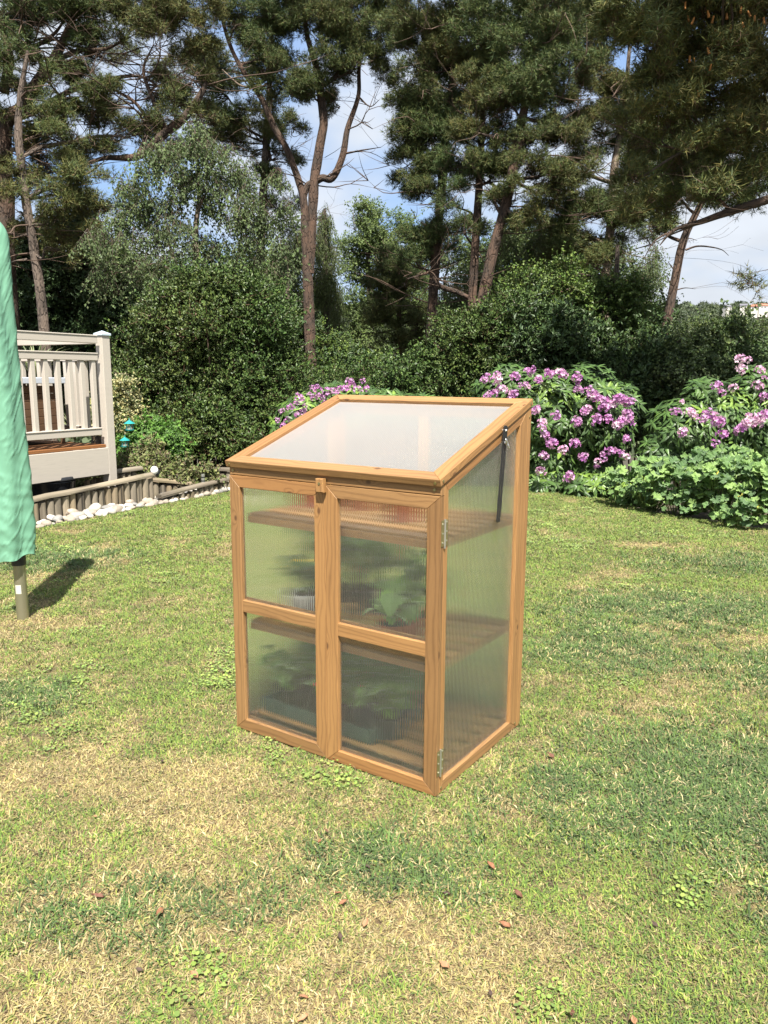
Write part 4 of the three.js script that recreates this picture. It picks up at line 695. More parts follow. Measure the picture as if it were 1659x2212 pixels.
// ---------------------------------------------------------------- pines
const PG = 'scots pines beyond the lawn';
tree({ name: 'pine_tree', seed: 11, depth: 17, bark: pineBark, label: 'tall pine forking low into curved limbs, behind the growhouse lid', group: PG, sprays: pineS, mat: needleMat, fill: pineFill, density: 1.05, slim: 0.8, bare: 26,
  stems: [
    { p: [[672, 800], [668, 690], [664, 590], [659, 500], [655, 425], [643, 385], [618, 320], [592, 275], [566, 215], [524, 152], [498, 100], [477, 25], [470, -60]], r: [0.17, 0.155, 0.145, 0.13, 0.11, 0.095, 0.085, 0.08, 0.075, 0.06, 0.05, 0.04, 0.03], root: 1 },
    { p: [[668, 590], [673, 500], [679, 395], [690, 322], [699, 263], [690, 190], [682, 140], [664, 80], [655, -20]], r: [0.12, 0.125, 0.125, 0.12, 0.11, 0.10, 0.085, 0.06, 0.04] },
    { p: [[679, 392], [697, 384], [715, 387], [739, 340], [750, 280], [774, 208], [776, 140], [790, 60]], r: [0.10, 0.10, 0.095, 0.085, 0.07, 0.055, 0.045, 0.03] },
    { p: [[655, 425], [664, 402], [679, 392]], r: [0.09, 0.09, 0.09] },
    { p: [[744, 332], [780, 325], [823, 318]], r: [0.03, 0.02, 0.008] }, { p: [[774, 208], [800, 230], [820, 215]], r: [0.025, 0.015, 0.006] },
    { p: [[566, 215], [545, 190], [520, 185], [480, 150]], r: [0.05, 0.035, 0.025, 0.01], bark: paleBark }, { p: [[690, 190], [725, 165], [735, 120]], r: [0.06, 0.05, 0.03] }, { p: [[660, 480], [690, 470], [705, 455]], r: [0.02, 0.012, 0.005] }, { p: [[665, 660], [648, 650], [632, 655]], r: [0.02, 0.012, 0.005] },
  ],
  clusters: [[690, 60, 55, 40, 210], [620, 45, 55, 40, 190], [760, 45, 50, 50, 190], [815, 60, 40, 45, 130], [560, 30, 50, 35, 150], [640, 205, 52, 30, 190], [600, 150, 35, 28, 90], [705, 150, 40, 35, 110], [770, 150, 40, 35, 100], [815, 130, 28, 30, 60], [650, -40, 120, 50, 260], [770, -40, 70, 50, 150], [580, 110, 40, 35, 90], [735, 95, 45, 35, 120], [560, 190, 26, 22, 45], [500, 50, 35, 40, 70], [640, 290, 20, 20, 30], [470, -40, 80, 40, 140], [840, 20, 30, 30, 60], [735, 230, 28, 26, 50], [820, 180, 18, 18, 20]] });
tree({ name: 'pine_tree', seed: 12, depth: 13.5, bark: pineBark, limbBark: pineBark, label: 'big pine at the left edge with long bare reaching branches', group: PG, sprays: pineS, mat: needleMat, fill: { ...pineFill, clumpSize: 0.30 }, density: 0.9, slim: 0.85, bare: 150,
  stems: [
    { p: [[14, 560], [14, 450], [8, 340], [15, 260], [45, 238], [72, 193], [112, 134], [150, 60], [175, -30]], r: [0.17, 0.165, 0.16, 0.15, 0.14, 0.12, 0.10, 0.07, 0.05], root: 1 },
    { p: [[15, 262], [70, 243], [149, 198], [238, 171], [300, 165], [350, 190]], r: [0.07, 0.06, 0.05, 0.04, 0.025, 0.01] },
    { p: [[10, 325], [80, 318], [149, 307], [200, 296], [248, 293], [290, 300]], r: [0.05, 0.042, 0.036, 0.028, 0.02, 0.008], bark: paleBark },
    { p: [[10, 365], [70, 378], [134, 386], [190, 374], [220, 352]], r: [0.05, 0.045, 0.035, 0.025, 0.010], bark: paleBark },
    { p: [[150, 370], [223, 342], [298, 337], [360, 285], [397, 255], [436, 200], [446, 175]], r: [0.025, 0.04, 0.075, 0.09, 0.08, 0.06, 0.03] },
    { p: [[298, 337], [320, 270], [290, 220], [240, 190]], r: [0.05, 0.04, 0.03, 0.012] }, { p: [[360, 285], [330, 215], [310, 150], [330, 100]], r: [0.05, 0.04, 0.03, 0.012] },
    { p: [[72, 193], [90, 140], [60, 90], [40, 30]], r: [0.06, 0.05, 0.04, 0.02] }, { p: [[112, 134], [170, 110], [230, 105], [280, 80]], r: [0.06, 0.045, 0.03, 0.012] }, { p: [[8, 200], [20, 130], [10, 80], [-10, 20]], r: [0.10, 0.09, 0.07, 0.05] },
    { p: [[14, 100], [60, 105], [120, 70], [150, 20]], r: [0.05, 0.045, 0.03, 0.015] },
  ],
  clusters: [[40, 40, 60, 30, 130], [110, 20, 55, 28, 120], [190, 25, 60, 30, 130], [270, 35, 60, 32, 140], [350, 25, 55, 30, 120], [420, 30, 45, 40, 110], [230, 95, 50, 22, 80], [330, 85, 50, 26, 90], [400, 110, 40, 30, 80], [30, 110, 35, 25, 55], [20, 190, 40, 30, 60], [60, 270, 45, 28, 60], [130, 250, 50, 25, 65], [200, 235, 45, 24, 60], [270, 220, 45, 25, 60], [330, 200, 45, 25, 60], [30, 290, 40, 26, 60], [140, 330, 55, 22, 60], [210, 320, 45, 22, 50], [290, 280, 45, 30, 60], [100, 165, 40, 20, 45], [180, 160, 45, 20, 45], [180, 60, 45, 22, 55], [350, 250, 35, 25, 40], [420, 180, 30, 30, 45], [150, -50, 160, 40, 260], [360, -50, 120, 40, 180], [60, 360, 40, 20, 35], [-40, 150, 50, 80, 100], [440, 240, 28, 25, 35]] });
tree({ name: 'pine_tree', seed: 13, depth: 12.8, bark: greyBark, label: 'slim grey pine trunk leaning beside the deck behind the green cover', group: PG, sprays: pineS2, mat: needleMat, fill: pineFill, density: 0.6, slim: 0.8, bare: 26,
  stems: [{ p: [[96, 720], [89, 645], [72, 530], [56, 430], [46, 350], [40, 290], [45, 200], [60, 110]], r: [0.105, 0.10, 0.095, 0.09, 0.08, 0.075, 0.06, 0.03], root: 1 }, { p: [[66, 505], [40, 510], [10, 500]], r: [0.03, 0.02, 0.008] }, { p: [[60, 560], [30, 565], [0, 580]], r: [0.025, 0.016, 0.006] }],
  clusters: [[150, 425, 60, 28, 120], [90, 400, 50, 30, 90], [190, 440, 40, 30, 80], [150, 490, 50, 30, 90], [30, 430, 40, 40, 80], [110, 330, 50, 30, 80], [200, 390, 35, 25, 50], [20, 520, 45, 30, 60], [90, 250, 60, 30, 80], [60, 150, 60, 40, 100], [130, 540, 50, 26, 60]] });
tree({ name: 'pine_tree', seed: 14, depth: 19, bark: greyBark, label: 'pine hidden behind the birch leaves left of the forked pine', group: PG, sprays: pineS2, mat: needleMat, fill: pineFill, density: 1.05, slim: 0.8, bare: 26,
  stems: [{ p: [[560, 720], [562, 600], [566, 480], [572, 360], [580, 240], [585, 100], [590, -20]], r: [0.15, 0.14, 0.13, 0.12, 0.10, 0.07, 0.04], root: 1 }, { p: [[578, 300], [575, 310], [584, 345], [576, 350]], r: [0.05, 0.06, 0.04, 0.02], bark: pineBark }],
  clusters: [[540, 300, 55, 30, 150], [470, 250, 50, 35, 140], [500, 180, 50, 35, 130], [440, 120, 45, 35, 110], [560, 250, 40, 25, 90], [480, 320, 55, 28, 120], [570, 400, 45, 30, 90], [400, 200, 50, 35, 120], [620, 350, 30, 22, 50], [360, 310, 50, 30, 110], [590, 100, 40, 40, 80], [530, 90, 40, 30, 80], [600, 470, 35, 35, 60], [300, 120, 60, 40, 100], [240, 270, 60, 40, 100]] });
tree({ name: 'pine_tree', seed: 21, depth: 16, bark: pineBark, label: 'upright pine with an ochre lit trunk, nearest the patch of open sky', group: PG, sprays: pineS, mat: needleMat, fill: pineFill, density: 1.05, slim: 0.8, bare: 26,
  stems: [{ p: [[921, 815], [929, 756], [934, 670], [939, 580], [949, 464], [956, 380], [964, 292], [974, 200], [982, 111], [988, 20], [990, -80]], r: [0.14, 0.13, 0.125, 0.125, 0.12, 0.11, 0.10, 0.09, 0.075, 0.06, 0.04], root: 1 }],
  clusters: [[900, 250, 45, 40, 190], [950, 220, 45, 35, 170], [880, 310, 35, 35, 120], [930, 310, 45, 30, 150], [900, 370, 40, 28, 130], [950, 370, 40, 28, 120], [880, 180, 30, 30, 80], [960, 140, 50, 35, 170], [910, 120, 45, 35, 140], [940, 60, 60, 35, 190], [880, 50, 35, 30, 90], [990, 60, 50, 40, 170], [930, 420, 40, 24, 70], [905, 500, 40, 28, 80], [960, 520, 35, 25, 60], [900, 560, 45, 28, 80], [960, -40, 110, 45, 220], [1010, 160, 40, 30, 110], [935, 270, 50, 28, 120], [870, 240, 24, 30, 50]] });
tree({ name: 'pine_tree', seed: 22, depth: 15, bark: pineBark, label: 'straight red brown pine trunk close beside the leaning forked one', group: PG, sprays: pineS, mat: needleMat, fill: pineFill, density: 1.05, slim: 0.8, bare: 26,
  stems: [{ p: [[1018, 690], [1020, 650], [1027, 529], [1034, 420], [1036, 380], [1040, 300], [1046, 200], [1050, 80]], r: [0.115, 0.11, 0.105, 0.095, 0.085, 0.075, 0.06, 0.035], root: 1 }, { p: [[1036, 400], [1060, 395], [1082, 430]], r: [0.04, 0.035, 0.03] }, { p: [[1016, 645], [985, 630], [950, 617], [930, 590], [900, 597], [880, 602]], r: [0.06, 0.06, 0.055, 0.045, 0.025, 0.01] }],
  clusters: [[1000, 370, 45, 28, 130], [1050, 350, 45, 28, 130], [1040, 260, 50, 35, 160], [1000, 290, 45, 28, 120], [1060, 180, 50, 35, 160], [1090, 110, 45, 40, 140], [1050, 60, 55, 40, 170], [1120, 50, 50, 40, 150], [1090, 340, 35, 25, 70], [980, 440, 40, 22, 50], [1000, 500, 45, 25, 50], [1040, -40, 110, 45, 200]] });
tree({ name: 'pine_tree', seed: 23, depth: 14.5, bark: pineBark, label: 'thick pine trunk leaning right out of the shrubs', group: PG, sprays: pineS, mat: needleMat, fill: pineFill, density: 1.05, slim: 0.8, bare: 26,
  stems: [{ p: [[1032, 690], [1042, 648], [1064, 548], [1085, 469], [1105, 388], [1116, 320], [1126, 262], [1141, 202], [1155, 120], [1165, 20]], r: [0.15, 0.145, 0.13, 0.125, 0.115, 0.105, 0.10, 0.085, 0.06, 0.035], root: 1 }, { p: [[1110, 304], [1080, 300], [1055, 294], [1030, 286]], r: [0.05, 0.045, 0.035, 0.015] }, { p: [[1130, 255], [1165, 262], [1200, 260], [1216, 268]], r: [0.045, 0.04, 0.03, 0.012] }, { p: [[1085, 469], [1070, 440], [1066, 410]], r: [0.04, 0.035, 0.02] }],
  clusters: [[1130, 180, 50, 40, 170], [1180, 150, 50, 40, 160], [1190, 220, 45, 30, 130], [1150, 90, 50, 40, 150], [1210, 80, 50, 45, 150], [1160, 300, 45, 28, 120], [1210, 300, 40, 26, 90], [1140, 360, 45, 26, 90], [1190, 400, 50, 24, 90], [1110, 430, 35, 24, 60], [1080, 220, 45, 30, 120], [1160, 460, 45, 24, 70], [1200, -30, 100, 45, 190], [1240, 180, 40, 35, 100], [1230, 380, 35, 22, 50], [1120, 500, 30, 24, 45]] });
tree({ name: 'pine_tree', seed: 24, depth: 15.5, bark: paleBark, label: 'pine with a pale orange lit trunk foot at the right of centre', group: PG, sprays: pineS2.concat(pineS.slice(0, 1)), mat: needleMat, fill: pineFill, density: 1.05, slim: 0.8, bare: 26,
  stems: [{ p: [[1308, 700], [1309, 655], [1312, 554], [1322, 454], [1327, 363], [1335, 320], [1343, 282], [1352, 200], [1360, 100]], r: [0.12, 0.115, 0.115, 0.105, 0.095, 0.09, 0.085, 0.06, 0.035], root: 1 }, { p: [[1330, 396], [1290, 385], [1251, 368], [1200, 345], [1150, 322]], r: [0.05, 0.045, 0.035, 0.025, 0.01] }, { p: [[1330, 460], [1360, 430], [1385, 395]], r: [0.05, 0.04, 0.02] }],
  clusters: [[1260, 270, 40, 26, 110], [1320, 230, 45, 30, 140], [1280, 330, 40, 22, 80], [1360, 300, 45, 28, 120], [1230, 430, 45, 24, 110], [1280, 470, 50, 28, 130], [1330, 440, 45, 25, 100], [1240, 500, 45, 26, 110], [1290, 530, 50, 25, 110], [1350, 500, 50, 25, 110], [1390, 450, 45, 26, 110], [1220, 560, 40, 25, 80], [1280, 590, 40, 22, 60], [1390, 380, 45, 28, 110], [1370, 180, 50, 35, 130], [1300, 140, 50, 40, 150], [1250, 60, 50, 40, 130], [1320, 60, 60, 40, 160], [1340, 570, 35, 22, 50], [1340, -40, 110, 45, 190], [1180, 530, 40, 24, 60]] });
tree({ name: 'pine_tree', seed: 25, depth: 12.5, bark: pineBark, label: 'slender dark pine trunk leaning right against the open sky', group: PG, sprays: pineS2, mat: needleMat, fill: pineFill, density: 1.05, slim: 0.8, bare: 6,
  stems: [{ p: [[1438, 720], [1448, 660], [1463, 580], [1478, 514], [1498, 472], [1535, 400], [1569, 328], [1599, 282], [1640, 220]], r: [0.095, 0.09, 0.085, 0.08, 0.07, 0.055, 0.05, 0.04, 0.03], root: 1 }, { p: [[1481, 540], [1505, 532], [1538, 534], [1560, 540], [1574, 552]], r: [0.02, 0.017, 0.013, 0.008, 0.004] }, { p: [[1458, 615], [1446, 608], [1440, 590]], r: [0.014, 0.01, 0.005] }, { p: [[1462, 592], [1450, 575], [1443, 565]], r: [0.014, 0.01, 0.005] }, { p: [[1462, 626], [1480, 622], [1502, 624]], r: [0.013, 0.009, 0.004] }, { p: [[1478, 520], [1490, 515], [1506, 520]], r: [0.01, 0.007, 0.003] }],
  clusters: [[1420, 330, 45, 28, 120], [1470, 300, 50, 30, 140], [1460, 380, 45, 25, 110], [1520, 340, 45, 28, 110], [1430, 430, 45, 22, 90], [1580, 390, 50, 26, 110], [1530, 420, 45, 20, 80], [1620, 340, 45, 35, 110], [1400, 490, 40, 20, 60], [1640, 420, 35, 26, 60], [1600, 260, 45, 35, 120]] });
{
  const t = tree({ name: 'pine_tree', seed: 26, depth: 8.2, bark: pineBark, label: 'near dark pine overhanging the top right corner with orange pollen cones', group: PG, sprays: pineS2, mat: needleMat, fill: { ...pineFill, clumpSize: 0.30, scale: 0.9 }, density: 0.45, slim: 0.85, bare: 16,
    stems: [{ p: [[1990, 760], [1970, 420], [1930, 60], [1900, -300], [1880, -600]], r: [0.20, 0.18, 0.15, 0.11, 0.06], root: 1 }, { p: [[1960, 330], [1800, 385], [1659, 431], [1579, 456], [1523, 476], [1453, 499], [1425, 530]], r: [0.085, 0.07, 0.055, 0.045, 0.035, 0.02, 0.006] }, { p: [[1940, 100], [1780, 110], [1659, 140], [1574, 161], [1500, 190]], r: [0.08, 0.065, 0.05, 0.04, 0.015] }, { p: [[1950, 250], [1780, 255], [1659, 240], [1560, 290], [1470, 330], [1390, 380]], r: [0.07, 0.05, 0.04, 0.03, 0.02, 0.006], bark: greyBark }, { p: [[1579, 456], [1540, 420], [1500, 410]], r: [0.02, 0.014, 0.005] }, { p: [[1453, 499], [1415, 520], [1390, 560]], r: [0.014, 0.010, 0.004] }],
    clusters: [[1520, 60, 80, 50, 300], [1620, 90, 70, 60, 320], [1430, 60, 70, 45, 240], [1480, 150, 70, 45, 250], [1580, 190, 70, 45, 260], [1400, 140, 55, 40, 170], [1640, 250, 55, 45, 190], [1420, 230, 60, 40, 180], [1500, 250, 60, 40, 190], [1570, 330, 60, 40, 180], [1640, 380, 45, 30, 110], [1490, 350, 50, 30, 110], [1380, 300, 45, 26, 80], [1400, 380, 45, 24, 80], [1450, 440, 50, 24, 80], [1520, 430, 45, 20, 60], [1390, 460, 40, 20, 50], [1600, -30, 150, 60, 420], [1420, -30, 110, 50, 240], [1600, -200, 260, 110, 480, 7.2], [1640, -380, 240, 110, 380, 6.8], [1360, 70, 45, 40, 90], [1655, 600, 14, 30, 20, 8.2], [1800, 200, 120, 140, 300]] });
  // pollen cones: small orange-brown candles on the shoots
  const g = new THREE.CylinderGeometry(0.008, 0.012, 0.06, 7, 1), m = new THREE.MeshStandardMaterial({ color: C(0.34, 0.15, 0.04), roughness: 0.9 }), r = rng(6);
  for (const [u, v] of [[1487, 40], [1497, 45], [1530, 30], [1540, 42], [1570, 35], [1600, 22], [1618, 30], [1640, 60], [1545, 70], [1552, 86], [1560, 95], [1530, 110], [1490, 128], [1500, 132], [1498, 150], [1500, 190], [1508, 202], [1578, 62], [1590, 80], [1630, 40], [1535, 145], [1480, 12], [1650, 45], [1605, 55]]) put('pollen_cone', g, m, t, (k) => { k.position.copy(at(u, v, 7.75 + r() * 0.25)); k.rotation.set((r() - 0.5) * 0.8, 0, (r() - 0.5) * 0.8); });
}
// ---------------------------------------------------------------- broadleaved trees and other trees
tree({ name: 'birch_tree', seed: 31, depth: 12, bark: paleBark, limbBark: paleBark, label: 'silver birch with hanging small leaves left of the forked pine', sprays: birchS, mat: softMat, fill: { hang: 1, clumpSize: 0.5, squash: 1.1 }, density: 0.58,
  stems: [{ p: [[430, 760], [428, 645], [424, 560], [423, 496], [430, 420], [426, 340], [420, 280]], r: [0.06, 0.055, 0.05, 0.045, 0.035, 0.025, 0.012], root: 1 }, { p: [[430, 690], [400, 620], [375, 560], [365, 510], [372, 450]], r: [0.035, 0.03, 0.025, 0.018, 0.008] }, { p: [[440, 660], [470, 610], [510, 570], [520, 520], [522, 470]], r: [0.035, 0.03, 0.025, 0.018, 0.008] }, { p: [[424, 470], [450, 410], [490, 380]], r: [0.02, 0.015, 0.006] }, { p: [[424, 520], [390, 480], [350, 470]], r: [0.02, 0.015, 0.006] }],
  clusters: [[410, 300, 50, 35, 130], [340, 345, 45, 40, 110], [470, 340, 45, 40, 110], [290, 390, 45, 45, 110], [370, 400, 50, 45, 130], [450, 410, 45, 45, 110], [530, 400, 45, 45, 110], [260, 450, 40, 45, 90], [320, 470, 45, 45, 110], [400, 480, 45, 40, 100], [490, 490, 40, 45, 100], [560, 470, 40, 50, 100], [240, 520, 40, 45, 80], [300, 550, 45, 45, 100], [370, 560, 45, 40, 90], [450, 560, 40, 40, 80], [540, 560, 40, 40, 80], [590, 540, 35, 50, 80], [330, 620, 50, 35, 90], [410, 640, 45, 30, 70], [500, 640, 45, 35, 90], [570, 630, 40, 40, 80], [600, 420, 30, 40, 60], [250, 590, 35, 35, 50]] });
tree({ name: 'birch_tree', seed: 35, depth: 18, bark: paleBark, limbBark: paleBark, label: 'pale leaved birch with hanging twigs between the pine trunks at the right', sprays: birchS, mat: softMat, fill: { hang: 1, clumpSize: 0.5, squash: 1.2, scale: 1.15 }, density: 1.15,
  stems: [{ p: [[1180, 760], [1178, 660], [1170, 560], [1165, 480], [1160, 430]], r: [0.07, 0.06, 0.05, 0.035, 0.012], root: 1 }, { p: [[1176, 640], [1120, 560], [1095, 500]], r: [0.04, 0.025, 0.01] }, { p: [[1174, 600], [1220, 540], [1240, 490]], r: [0.04, 0.025, 0.01] }],
  clusters: [[1150, 470, 35, 35, 70], [1090, 520, 36, 40, 90], [1150, 540, 40, 40, 100], [1220, 530, 36, 40, 90], [1060, 590, 36, 40, 90], [1120, 610, 40, 40, 100], [1190, 610, 40, 40, 100], [1250, 610, 36, 40, 80], [990, 600, 36, 40, 80], [1000, 660, 40, 36, 90], [1080, 670, 44, 36, 100], [1160, 680, 44, 36, 100], [1230, 680, 40, 36, 90], [1390, 620, 36, 40, 80], [1420, 560, 26, 36, 45], [1370, 660, 40, 36, 80]] });
tree({ name: 'weeping_conifer', seed: 32, depth: 21, bark: greyBark, label: 'yellow green weeping conifer right behind the forked pine trunk', sprays: weepS, mat: softMat, fill: { hang: 1, clumpSize: 0.5, squash: 1.3 },
  stems: [{ p: [[706, 800], [706, 700], [704, 560], [702, 450]], r: [0.12, 0.11, 0.07, 0.02], root: 1 }],
  clusters: [[702, 470, 12, 25, 50], [702, 520, 22, 35, 90], [700, 580, 30, 40, 120], [700, 640, 36, 40, 130], [696, 700, 40, 40, 130], [620, 580, 30, 60, 120], [615, 670, 35, 50, 120], [640, 500, 22, 50, 80], [700, 760, 45, 35, 110]] });
tree({ name: 'ash_tree', seed: 33, depth: 24, bark: greyBark, label: 'light green broadleaved tree below the gap of open sky', sprays: limeS, mat: softMat, fill: { clumpSize: 0.42, squash: 0.9 },
  stems: [{ p: [[800, 800], [800, 680], [795, 560], [790, 480]], r: [0.16, 0.13, 0.08, 0.03], root: 1 }],
  clusters: [[790, 462, 18, 16, 40], [770, 490, 24, 20, 55], [815, 490, 24, 20, 55], [760, 540, 30, 28, 90], [805, 540, 34, 28, 100], [850, 520, 30, 28, 80], [885, 500, 24, 30, 60], [770, 600, 36, 32, 110], [830, 590, 38, 32, 110], [880, 570, 32, 32, 90], [780, 660, 42, 35, 120], [850, 650, 42, 35, 120], [900, 640, 36, 36, 90], [800, 720, 48, 34, 120], [870, 720, 48, 34, 120], [750, 720, 30, 40, 80], [830, 780, 60, 28, 110], [850, 470, 12, 14, 16]] });
tree({ name: 'golden_pine', seed: 34, depth: 20, bark: pineBark, label: 'bushy young pine with olive tips under the open sky', sprays: pineS, mat: needleMat, fill: pineFill, density: 1.05, slim: 0.8, bare: 26,
  stems: [{ p: [[860, 820], [862, 700], [860, 560]], r: [0.12, 0.1, 0.04], root: 1 }],
  clusters: [[850, 570, 38, 24, 130], [820, 620, 38, 26, 130], [880, 620, 40, 26, 130], [850, 670, 45, 26, 140], [900, 690, 40, 26, 110], [810, 690, 35, 26, 100], [860, 740, 50, 28, 140], [930, 740, 35, 30, 90]] });
for (const [seed, u, v0, d, cl, say] of [
  [41, 200, 800, 15, [[150, 560, 70, 60, 260], [230, 600, 60, 60, 220], [100, 640, 70, 60, 240], [180, 680, 80, 60, 280], [260, 680, 60, 60, 220], [60, 560, 50, 60, 160], [30, 660, 60, 70, 200], [280, 740, 60, 60, 200], [140, 760, 100, 60, 260], [180, 500, 40, 40, 100], [40, 760, 80, 70, 220], [230, 820, 70, 70, 220], [80, 860, 110, 70, 260]], 'dense dark conifer in shadow behind the deck railing'],
  [42, 620, 800, 18, [[620, 700, 50, 50, 180], [560, 720, 60, 50, 190], [640, 780, 60, 50, 200], [720, 770, 50, 50, 180], [500, 720, 60, 50, 180], [690, 830, 60, 40, 160]], 'dark evergreen at the foot of the forked pine'],
  [43, 1330, 760, 14, [[1130, 640, 50, 45, 150], [1200, 640, 55, 45, 170], [1270, 660, 60, 45, 190], [1350, 650, 55, 40, 170], [1390, 690, 45, 36, 130], [1160, 700, 60, 45, 170], [1290, 720, 70, 45, 200], [1380, 740, 60, 45, 180], [1230, 600, 40, 35, 90], [1430, 790, 50, 40, 140], [1220, 780, 70, 50, 200], [1330, 800, 80, 50, 220]], 'dark leafy thicket between the pines at the right']])
  tree({ name: 'evergreen_tree', seed, depth: d, bark: greyBark, label: say, sprays: seed === 41 ? darkS : (seed === 43 ? [bushS[0], bushS[1], hollyS[0]] : [darkS[0], bushS[0], bushS[1]]), mat: glossMat, fill: { clumpSize: 0.4, squash: 0.9 }, stems: [{ p: [[u, v0], [u, v0 - 110], [u + 4, v0 - 230]], r: [0.10, 0.08, 0.03], root: 1 }], clusters: cl });

// ---------------------------------------------------------------- the wood behind the pines
[[20, 27, 640, [[-40, 560], [40, 600], [110, 640], [180, 600], [60, 700], [160, 700]], 'woodland tree far behind the slim grey trunk at the left'],
 [330, 26, 640, [[270, 600], [340, 620], [410, 600], [300, 680], [380, 690], [460, 660]], 'woodland tree behind the hanging birch'],
 [560, 28, 640, [[500, 620], [560, 580], [620, 600], [540, 680], [610, 680], [670, 690]], 'woodland tree behind the trunk of the forked pine'],
 [960, 29, 660, [[900, 600], [960, 560], [1010, 590], [930, 660], [1000, 660], [1050, 640]], 'woodland tree behind the two red brown pine trunks'],
 [1120, 27, 650, [[1060, 560], [1120, 530], [1180, 560], [1090, 630], [1160, 630], [1230, 620]], 'woodland tree seen between the leaning pine and the pale trunk'],
 [1290, 28, 660, [[1230, 590], [1290, 570], [1350, 600], [1260, 660], [1330, 660], [1390, 650]], 'woodland tree behind the pale orange lit pine trunk']]
  .forEach(([u, d, v, cl, say], i) => tree({ name: 'woodland_tree', seed: 301 + i, depth: d, bark: greyBark, label: say, group: 'woodland trees behind the pines', sprays: i % 2 ? bushS : limeS, mat: softMat, fill: { clumpSize: 0.5, squash: 1, scale: 1.5, warm: 0.15 },
    stems: [{ p: [[u, v + 150], [u + 3, v + 40], [u, v - 60]], r: [0.16, 0.12, 0.05], root: 1 }], clusters: cl.map(([a, b]) => [a, b, 48, 44, 120]) }));
// ---------------------------------------------------------------- shrubs and bed plants
shrub('evergreen_shrub', 'large glossy evergreen shrub between the deck and the growhouse', 'shrub', 9.6, [[470, 690, 120, 50, 420], [380, 720, 70, 50, 260], [560, 720, 60, 60, 260], [330, 790, 60, 60, 260], [420, 790, 80, 60, 340], [510, 800, 80, 60, 340], [590, 800, 50, 70, 220], [290, 860, 50, 50, 200], [360, 870, 70, 60, 300], [450, 880, 80, 60, 340], [540, 880, 70, 60, 320], [600, 900, 45, 60, 180], [400, 950, 80, 50, 280, 9.2], [480, 960, 80, 45, 280, 9.2], [560, 960, 70, 50, 260, 9.2], [620, 970, 60, 45, 180], [520, 640, 60, 30, 140], [430, 640, 50, 26, 120], [350, 930, 50, 50, 180], [700, 900, 60, 60, 220, 10.5], [760, 870, 60, 60, 220, 11]], hollyS, glossMat, { seed: 51, stem: 1.6, fill: { clumpSize: 0.55, hollow: 0.05, warm: 0.25 } });
shrub('flowering_shrub', 'cream flowered shrub beside the deck corner post', 'shrub', 8.7, [[262, 880, 18, 26, 60], [282, 900, 16, 26, 55], [255, 920, 16, 20, 45], [270, 870, 16, 18, 40], [215, 905, 20, 14, 35], [285, 930, 14, 16, 30]], creamS, softMat, { seed: 52 });
shrub('fresh_green_shrub', 'bright green leafy shrub under the bird feeders', 'shrub', 8.6, [[310, 965, 30, 18, 90], [345, 955, 30, 20, 90], [290, 985, 26, 16, 70], [365, 990, 26, 20, 80], [330, 985, 30, 18, 80], [275, 1000, 24, 16, 60]], freshS, softMat, { seed: 53 });
shrub('ivy', 'brownish ivy mound round the short wooden post', 'ivy', 8.15, [[325, 990, 14, 8, 60], [338, 1002, 14, 12, 70], [322, 1010, 14, 12, 70], [345, 1018, 12, 10, 50]], ivyS, softMat, { seed: 54, thick: 0.5, fill: { clumpSize: 0.5 } });
shrub('ivy', 'ivy creeping low between the deck post and the globe lamp', 'ivy', 7.95, [[265, 1022, 16, 9, 80], [290, 1018, 16, 9, 80], [312, 1022, 14, 8, 70], [250, 1035, 14, 9, 60], [280, 1035, 18, 8, 70], [300, 1035, 16, 8, 60], [205, 1040, 30, 10, 70, 8.1]], ivyS, softMat, { seed: 55, thick: 0.6, fill: { clumpSize: 0.5 } });
shrub('ivy', 'yellow green ivy spilling over logs beside the steel path light', 'ivy', 7.98, [[380, 1030, 14, 7, 70], [400, 1033, 14, 8, 80], [420, 1037, 14, 9, 80], [410, 1046, 14, 7, 60], [445, 1037, 12, 8, 60], [455, 1045, 10, 7, 40], [365, 1026, 12, 6, 50]], ivyS, softMat, { seed: 56, thick: 0.6, fill: { clumpSize: 0.5 } });
const BD = [...BUSH, [0.05, 0.09, 0.025]], low = 'woodland shrubs below the pines';
shrub('woodland_shrub', 'rounded light green shrub just behind the growhouse lid', 'shrub', 11.5, [[1010, 740, 60, 45, 260], [1070, 720, 60, 45, 260], [980, 790, 50, 45, 200], [1050, 790, 70, 45, 260], [1110, 770, 60, 50, 240], [940, 820, 60, 40, 200], [1000, 840, 70, 40, 220], [880, 830, 60, 36, 180]], hollyS.map((g) => g), glossMat, { seed: 61, group: low, fill: { scale: 1.2, warm: 0.2 } });
shrub('woodland_shrub', 'shaded dark shrub behind the middle rhododendron', 'shrub', 11, [[1180, 720, 60, 45, 220], [1240, 760, 70, 50, 260], [1310, 800, 70, 50, 260], [1370, 840, 60, 60, 240], [1180, 800, 60, 50, 200], [1420, 800, 60, 60, 240], [1400, 900, 70, 60, 240], [1300, 880, 70, 60, 220], [1450, 870, 60, 60, 200]], [...hollyS.slice(0, 2), darkS[0]], glossMat, { seed: 62, group: low });
shrub('woodland_shrub', 'sunlit shrub with bare twigs beneath the far hill', 'shrub', 10.5, [[1500, 772, 60, 22, 150], [1560, 770, 50, 22, 120], [1610, 775, 50, 22, 120], [1650, 780, 45, 26, 120], [1480, 800, 60, 40, 200], [1550, 800, 60, 40, 210], [1620, 810, 60, 45, 210], [1520, 830, 60, 45, 190], [1600, 850, 70, 50, 220], [1545, 728, 22, 10, 12], [1590, 722, 14, 10, 9]], [...bushS], softMat, { seed: 63, group: low, fill: { scale: 0.85, warm: 0.2 } });
